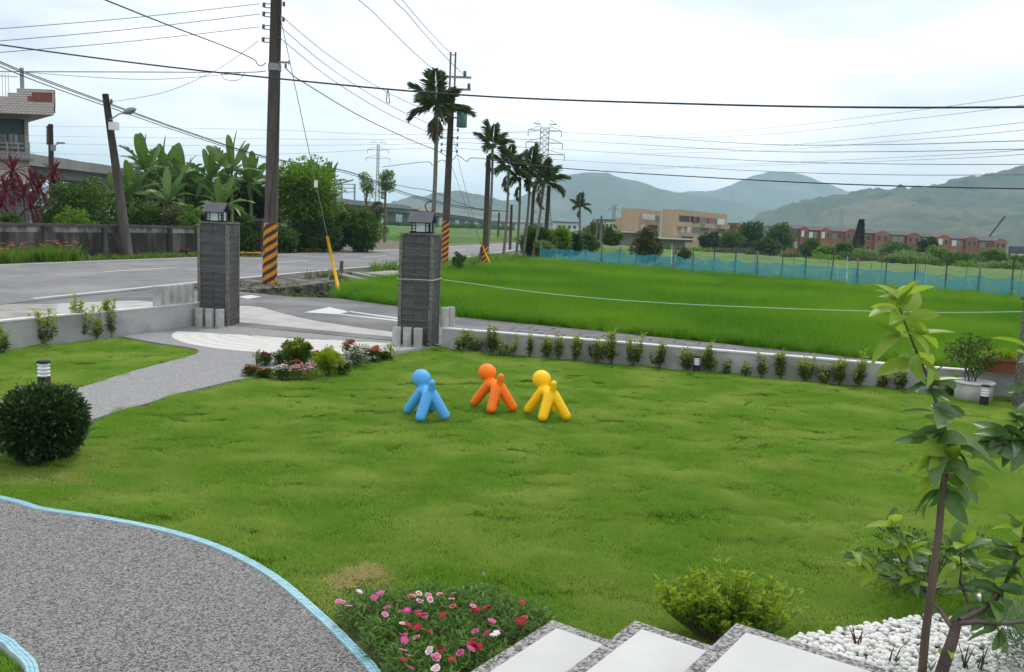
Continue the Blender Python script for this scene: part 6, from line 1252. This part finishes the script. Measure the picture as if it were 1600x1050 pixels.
fpA = footprint([(969, 194), (997, 190), (1031, 204), (1010, 212)]); zT2 = A(985, 326, 194).z; MB().prism(fpA, ZG, zT2).build('wall', 'tan_wall', ta); MB().prism(footprint([(961, 199), (968.6, 194.5), (975, 201), (966, 207)]), ZG, A(965, 340, 197).z).build('side_wing', 'tan_wall', ta)
zf = lambda v: A(997, v, 190).z
windows(ta, fpA, 1, [(.15, .5, zf(342), zf(334), 'window_white'), (.52, .70, zf(342), zf(334), 'window_white'), (.76, .92, zf(343), zf(335), 'window_grey'), (.12, .26, zf(358), zf(351), 'window_white'), (.4, .85, zf(358), zf(350), 'window_dark')])
MB().box((A(985, 363, 188).x, 189, zf(363)), (5.2, 2.5, .2)).build('lean_to_roof', 'pale_sheet', ta); MB().box((A(985, 370, 189).x, 190.2, (zf(364) + ZG) / 2), (4.4, 2.0, zf(364) - ZG)).build('lean_to_wall', 'pole_grey', ta)
tag(MB().prism(footprint([(1136, 212), (1150, 208), (1160, 225), (1140, 228)]), ZG, A(1142, 348, 210).z).build('brick_annex', 'brick_orange'), 'low orange brick annex at the right end of the tan block', 'building')
# terrace of brick row houses
secs = [(1236, 1262, 352), (1262, 1298, 354), (1298, 1340, 356), (1340, 1392, 358.5), (1392, 1440, 361.5), (1440, 1486, 364.5), (1486, 1530, 367.5), (1530, 1576, 370.5)]
for i, (u0, u1, vt) in enumerate(secs):
    Y0 = 222 + (u0 - 1236) * .06; Y1 = 222 + (u1 - 1236) * .06; zg = -4.6; zt = A(u0, vt + 5, Y0).z; fp = [(A(u0, 360, Y0).x, Y0), (A(u1 - .4, 360, Y1).x, Y1), (A(u1 - .4, 360, Y1).x + 1.5, Y1 + 11), (A(u0, 360, Y0).x + 1.5, Y0 + 11)]
    t = thing('brick_house', 'red brick row house with dark roof, %s from the left of the terrace' % ORD[i], 'house', (*fp[0], zg), 'terrace of red brick row houses')
    MB().prism(fp, zg, zt).build('wall', 'brick_red' if i % 2 else 'brick_orange', t); a, b = Vector(fp[0]), Vector(fp[1]); d = (b - a).normalized(); n = Vector((d.y, -d.x)); hgt = (zt - zg) / 3
    rz0, rz1 = zt + .003, A(u0, vt, Y0).z; mid = .45
    MB().add([(*(a + n * .5)[:], rz0), (*(b + n * .5)[:], rz0), (*((b + Vector(fp[2])) / 2), rz1 + .3), (*((a + Vector(fp[3])) / 2), rz1 + .3), (*fp[3], rz0), (*fp[2], rz0)], [(0, 1, 2, 3), (3, 2, 5, 4), (0, 3, 4), (1, 5, 2), (0, 4, 5, 1)]).build('roof', 'roof_dark', t)
    # arched gable bay proud of the wall
    c = a.lerp(b, .70); w = (b - a).length * .42; rz = math.atan2(d.y, d.x); pts = [(-w / 2, zg), (w / 2, zg), (w / 2, zt - .2)] + [(w / 2 * math.cos(q), zt - .2 + .9 * math.sin(q)) for q in np.linspace(.5, 2.64, 6)] + [(-w / 2, zt - .2)]
    m = MB(); N_ = len(pts); m.add([(c.x + d.x * q[0] + n.x * s, c.y + d.y * q[0] + n.y * s, q[1]) for s in (.02, .8) for q in pts], [tuple(range(N_)), tuple(range(2 * N_ - 1, N_ - 1, -1))] + [(k, (k + 1) % N_, N_ + (k + 1) % N_, N_ + k) for k in range(N_)]); m.build('gable_bay', 'brick_orange' if i % 2 else 'brick_red', t)
    fl = lambda s: [(x + n.x * s, y + n.y * s) for x, y in fp]
    windows(t, fl(.0), 0, [(.08, .22, zt - 1.9, zt - .55, rnd.choice(['window_white', 'window_grey'])), (.28, .42, zt - 1.9, zt - .55, rnd.choice(['window_dark', 'window_grey'])), (.08, .2, zt - 4.9, zt - 3.4, 'window_grey'), (.27, .42, zt - 4.9, zt - 3.4, rnd.choice(['window_dark', 'window_white']))])
    windows(t, fl(.8), 0, [(.54, .66, zt - 1.9, zt - .5, rnd.choice(['window_dark', 'window_white'])), (.74, .86, zt - 1.9, zt - .5, 'window_dark'), (.54, .66, zt - 4.9, zt - 3.5, 'window_grey'), (.74, .86, zt - 4.9, zt - 3.5, 'window_dark')])
tag(MB().prism(footprint([(1579, 244), (1660, 248), (1660, 262), (1582, 258)]), -5, A(1590, 385, 244).z).build('low_building', 'roof_dark'), 'low dark building past the right end of the brick terrace', 'building')
tag(MB().prism(footprint([(1584, 238), (1660, 240), (1660, 243), (1584, 242)]), -5, A(1590, 397, 238).z).build('pale_shed', 'pale_sheet'), 'pale shed roof at the right edge below the dark building', 'shed')
tag(MB().bar(A(1546, 369, 300), A(1570, 338, 300), .5).build('crane_boom', 'roof_dark'), 'slanting dark crane boom above the brick terrace', 'crane')
for u, v, w, h, Y, lab in ((885, 348, 40, 14, 420, 'pale long factory building left of the small palm'), (950, 345, 30, 12, 330, 'white low building behind the trees left of the tan block'), (620, 350, 26, 12, 520, 'pale roofed building seen under the viaduct'), (735, 352, 20, 9, 560, 'small white building far beyond the fields'), (770, 356, 16, 8, 620, 'tiny pale building far beyond the fields near the poles')):
    p = A(u, v, Y); k = Y / FPX; t = thing('far_building', lab, 'building', (p.x, Y, -3), 'small far buildings'); MB().box((p.x, Y, (p.z - 6) / 2), (w * k, 10, p.z + 6)).build('wall', 'pale_sheet', t); MB().box((p.x, Y - .2, p.z + .2), (w * k + 1, 11, .5)).build('roof', 'roof_dark', t)
    for j in range(4): MB().box((p.x + (j - 1.5) * w * k / 5, Y - 5.05, p.z - 2.0), (w * k / 9, .1, 1.4)).build('window', 'window_dark', t)
wl = MB().bar(A(1050, 392, 130), A(1180, 392, 150), .3, 1.0); tag(wl.build('field_wall', 'old_coping'), 'low dark field wall in front of the tan building', 'wall')
# ================================================================== TREES BEYOND THE PADDY
gt_ = 'trees beyond the net fence'
for nm, lab, u, vb, vt, w, Y, m, nc, nl, L_ in (
    ('shrub_row', 'bushy green tree at the foot of the palms', 838, 403, 346, 62, 63, 'leaf_mid', 90, 60, 5), ('shrub_row', 'pale grassy bush right at the base of the palms', 848, 404, 372, 34, 60, 'leaf_pale', 40, 50, 5), ('shrub_row', 'green bush between palms and the net fence', 872, 398, 352, 46, 66, 'leaf_bright', 60, 60, 5), ('shrub_row', 'low dark bush at the left end of the net fence', 890, 398, 362, 44, 70, 'leaf_deep', 60, 50, 5),
    ('garden_tree', 'light green bush left of the pale pole', 915, 395, 360, 46, 76, 'leaf_mid', 60, 50, 5), ('garden_tree', 'greyish dark tree behind the pale pole', 930, 385, 341, 42, 110, 'leaf_olive', 60, 50, 4), ('garden_tree', 'bright bush in front of the tan block left wing', 955, 390, 350, 36, 105, 'leaf_mid', 56, 50, 4), ('garden_tree', 'round dark tree just behind the net fence', 1008, 408, 354, 46, 68, 'leaf_olive', 80, 60, 5), ('garden_tree', 'small yellow-green shrub behind the net fence', 1068, 406, 386, 28, 66, 'leaf_olive', 26, 40, 4),
    ('broad_tree', 'small dark tree before the tan block middle', 1110, 390, 362, 40, 160, 'leaf_deep', 60, 50, 4), ('broad_tree', 'low tree left of the big pair', 1140, 392, 360, 44, 158, 'leaf_mid', 60, 50, 4), ('broad_tree', 'large dark tree between tan block and brick terrace', 1170, 395, 340, 58, 165, 'leaf_deep', 90, 60, 4), ('broad_tree', 'large bright tree left of the brick terrace', 1215, 396, 343, 52, 160, 'leaf_mid', 90, 60, 4), ('broad_tree', 'dark bush under the large bright tree', 1195, 400, 372, 50, 140, 'leaf_deep', 60, 50, 4),
    ('broad_tree', 'rounded bush before the left brick houses', 1265, 402, 372, 40, 150, 'leaf_mid', 60, 50, 4), ('broad_tree', 'light green small tree before the second brick house', 1288, 404, 380, 30, 145, 'leaf_bright', 40, 50, 4), ('broad_tree', 'bush just left of the dark conifer', 1318, 402, 378, 34, 150, 'leaf_mid', 40, 50, 4), ('broad_tree', 'yellowish low bush right of the conifer', 1352, 408, 388, 40, 140, 'leaf_pale', 40, 50, 4), ('broad_tree', 'wide green tree before the middle brick houses', 1400, 408, 378, 60, 150, 'leaf_mid', 80, 50, 4), ('broad_tree', 'upright dark tree before the fifth brick house', 1447, 406, 367, 28, 155, 'leaf_deep', 50, 50, 4), ('broad_tree', 'bright yellow-green bush before the sixth brick house', 1462, 410, 384, 34, 145, 'leaf_bright', 50, 50, 4),
    ('broad_tree', 'low green bush before the seventh brick house', 1500, 414, 398, 60, 140, 'leaf_mid', 60, 50, 4), ('broad_tree', 'rounded bright tree near the right end of the terrace', 1552, 414, 386, 38, 150, 'leaf_bright', 70, 60, 4), ('broad_tree', 'rounded bright tree at the right picture edge', 1592, 418, 398, 34, 150, 'leaf_bright', 50, 60, 4), ('broad_tree', 'pale low bushes by the right edge field', 1570, 424, 412, 70, 120, 'leaf_pale', 60, 50, 4), ('broad_tree', 'long low pale bush before the brick terrace', 1420, 412, 398, 80, 135, 'leaf_pale', 70, 50, 4), ('broad_tree', 'low bush row right of the small conifer', 1330, 410, 396, 60, 136, 'leaf_mid', 60, 50, 4)):
    ptree(nm, lab, u, vb, vt, w, Y, m, nc, nl, L_, gt_, 'tree' if 'tree' in nm else 'bush', .5, shell=.4)
low = [(1050, 398, 390, 40, 120), (1090, 401, 391, 50, 122), (1130, 403, 393, 46, 120), (1180, 406, 396, 56, 118), (1235, 408, 397, 50, 118), (1285, 411, 400, 60, 116), (1345, 414, 403, 56, 114), (1395, 417, 405, 60, 112), (1450, 419, 407, 56, 112), (1510, 422, 410, 60, 110), (1570, 426, 414, 64, 108)]
for i, (u, vb, vt, w, Y) in enumerate(low): ptree('field_bush', 'low field bush in the row beyond the net fence, %s from the left' % ORD[i], u, vb, vt, w, Y, ['leaf_mid', 'leaf_bright', 'leaf_olive', 'leaf_deep'][i % 4], 40, 40, 4, 'low bushes in the fields', 'bush', .5, shell=.3, z0=float(terrain(A(u, vb, Y).x, Y)) + .35)
b_ = A(1338, 402, 165); t = thing('conifer', 'tall narrow dark conifer in front of the brick terrace', 'tree', b_, None); hC = A(1341, 343, 165).z - b_.z; P = []; D = []
for k in range(2600):
    f = rnd.random() ** .8; r = (1 - f) * 1.15 + .12; a = rnd.uniform(0, 6.3); q = math.sqrt(rnd.random()); P.append((b_.x + .4 * f + r * q * math.cos(a), b_.y + r * q * math.sin(a), b_.z + .5 + f * (hC - .5))); D.append((math.cos(a), math.sin(a), .4))
leaf_object('crown', P, D, .5, .16, 'leaf_dark', t); MB().tube([b_, b_ + Vector((.4, 0, hC * .95))], [.22, .05], 6).build('trunk', 'bark', t)
far_t = [(640, 366, 350, 34, 300), (670, 366, 352, 30, 320), (705, 366, 353, 40, 310), (735, 367, 352, 36, 330), (765, 367, 355, 30, 300), (790, 366, 354, 26, 280), (615, 366, 349, 30, 290), (590, 368, 350, 30, 240)]
for i, (u, vb, vt, w, Y) in enumerate(far_t):
    ptree('far_tree', 'distant green tree along the viaduct foot, %s from the left' % ORD[sorted(range(8), key=lambda j: far_t[j][0]).index(i)], u, vb, vt, w, Y, 'leaf_mid', 40, 40, 4, 'trees below the viaduct', 'tree', .5, z0=-.3)
# ================================================================== RIGHT-HAND CORNER OF THE GARDEN
c = G(1534, 628); pt = thing('round_planter', 'round concrete planter with a white rim against the paddy wall', 'planter', (c.x, c.y + .25, 0))
MB().lathe([(.22, -.03), (.25, .0), (.255, .22), (.24, .225)], (c.x, c.y + .25, 0), 28).build('pot', 'post_concrete', pt, True); MB().lathe([(.265, .225), (.275, .235), (.275, .262), (.225, .265), (.222, .24)], (c.x, c.y + .25, 0), 28).build('rim', 'pot_white', pt, True)
t = thing('potted_shrub', 'many-stemmed green shrub behind the round planter', 'shrub', (c.x + .02, c.y + .45, 0)); pos, out, cc = clumps((c.x - .02, c.y + .35, .66), (.36, .28, .24), 40, 26, .09, .4); leaf_object('foliage', pos, out, .06, .028, 'leaf_mid', t); b = MB()
for k in range(8): b.tube([(c.x + .02, c.y + .35, 0), (c.x + rnd.uniform(-.1, .1), c.y + .35, .3), tuple(cc[k * 5])], [.012, .009, .004], 5)
b.build('stems', 'bark', t)['kind'] = 'stuff'
q = A(1563, 592, 12.75); bx = thing('terracotta_box', 'terracotta planter box on the paddy wall at the right', 'planter', (q.x, 12.8, .36)); MB().box((q.x, 12.75, .455), (.56, .2, .18), R_(-17)).build('box', 'terracotta', bx); MB().box((q.x, 12.75, .553), (.60, .24, .03), R_(-17)).build('rim', 'terracotta', bx)
t = thing('box_plant', 'yellowish leafy plants growing in the terracotta box', 'plant', (q.x, 12.75, .55)); pos, out, cc = clumps((q.x, 12.75, .60), (.3, .1, .07), 26, 22, .05, .2); leaf_object('foliage', pos, out + [0, 0, .5], .05, .022, 'leaf_lime', t)
q = A(1597, 640, 11.8); pr = thing('side_pillar', 'dark stone pillar cut off by the right picture edge', 'pillar', (q.x + .2, 11.8, 0)); MB().box((q.x + .24, 11.9, .75), (.42, .42, 1.5)).build('shaft', 'corner_stone', pr); MB().box((q.x + .24, 11.9, 1.52), (.48, .48, .05)).build('cap', 'slate_b', pr)
# litter: fallen leaves on the lawn
fl_ = leaf_mesh('fallen_leaf', .05, .02, 'palm_dead', .3, .4, 3)
for i, (u, v, lab) in enumerate(((480, 793, 'fallen dry leaf on the lawn left of the toy dogs'), (148, 719, 'small pale fallen leaf right of the round bush'), (1385, 786, 'pale fallen leaf on the lawn near the tall sapling'), (1325, 798, 'brown twig-like leaf left of the tall sapling'), (755, 901, 'tiny pale leaf on the lawn above the front flower bed'), (1323, 986, 'brown curled leaf on the lawn by the pebbles'))):
    o = link('fallen_leaf', fl_); p = G(u, v); o.location = (p.x, p.y, .035); o.rotation_euler = (rnd.uniform(-.3, .3), rnd.uniform(-.3, .3), rnd.uniform(0, 6)); tag(o, lab, 'leaf', 'fallen leaves on the lawn')

# ================================================================== HAZE
hz_ = MB().box((0, 4200, 158), (16600, 9500, 344)).build('haze', 'cable'); hz_['kind'] = 'stuff'; tag(hz_, 'thin pale summer haze lying over the whole valley', 'haze')
m, tt, out = newmat('haze_air'); pv = tt.nodes.new('ShaderNodeVolumePrincipled'); pv.inputs['Color'].default_value = (.62, .83, 1, 1); pv.inputs['Density'].default_value = .00021; pv.inputs['Anisotropy'].default_value = .1
tt.links.new(pv.outputs[0], out.inputs['Volume']); hz_.data.materials.clear(); hz_.data.materials.append(m)
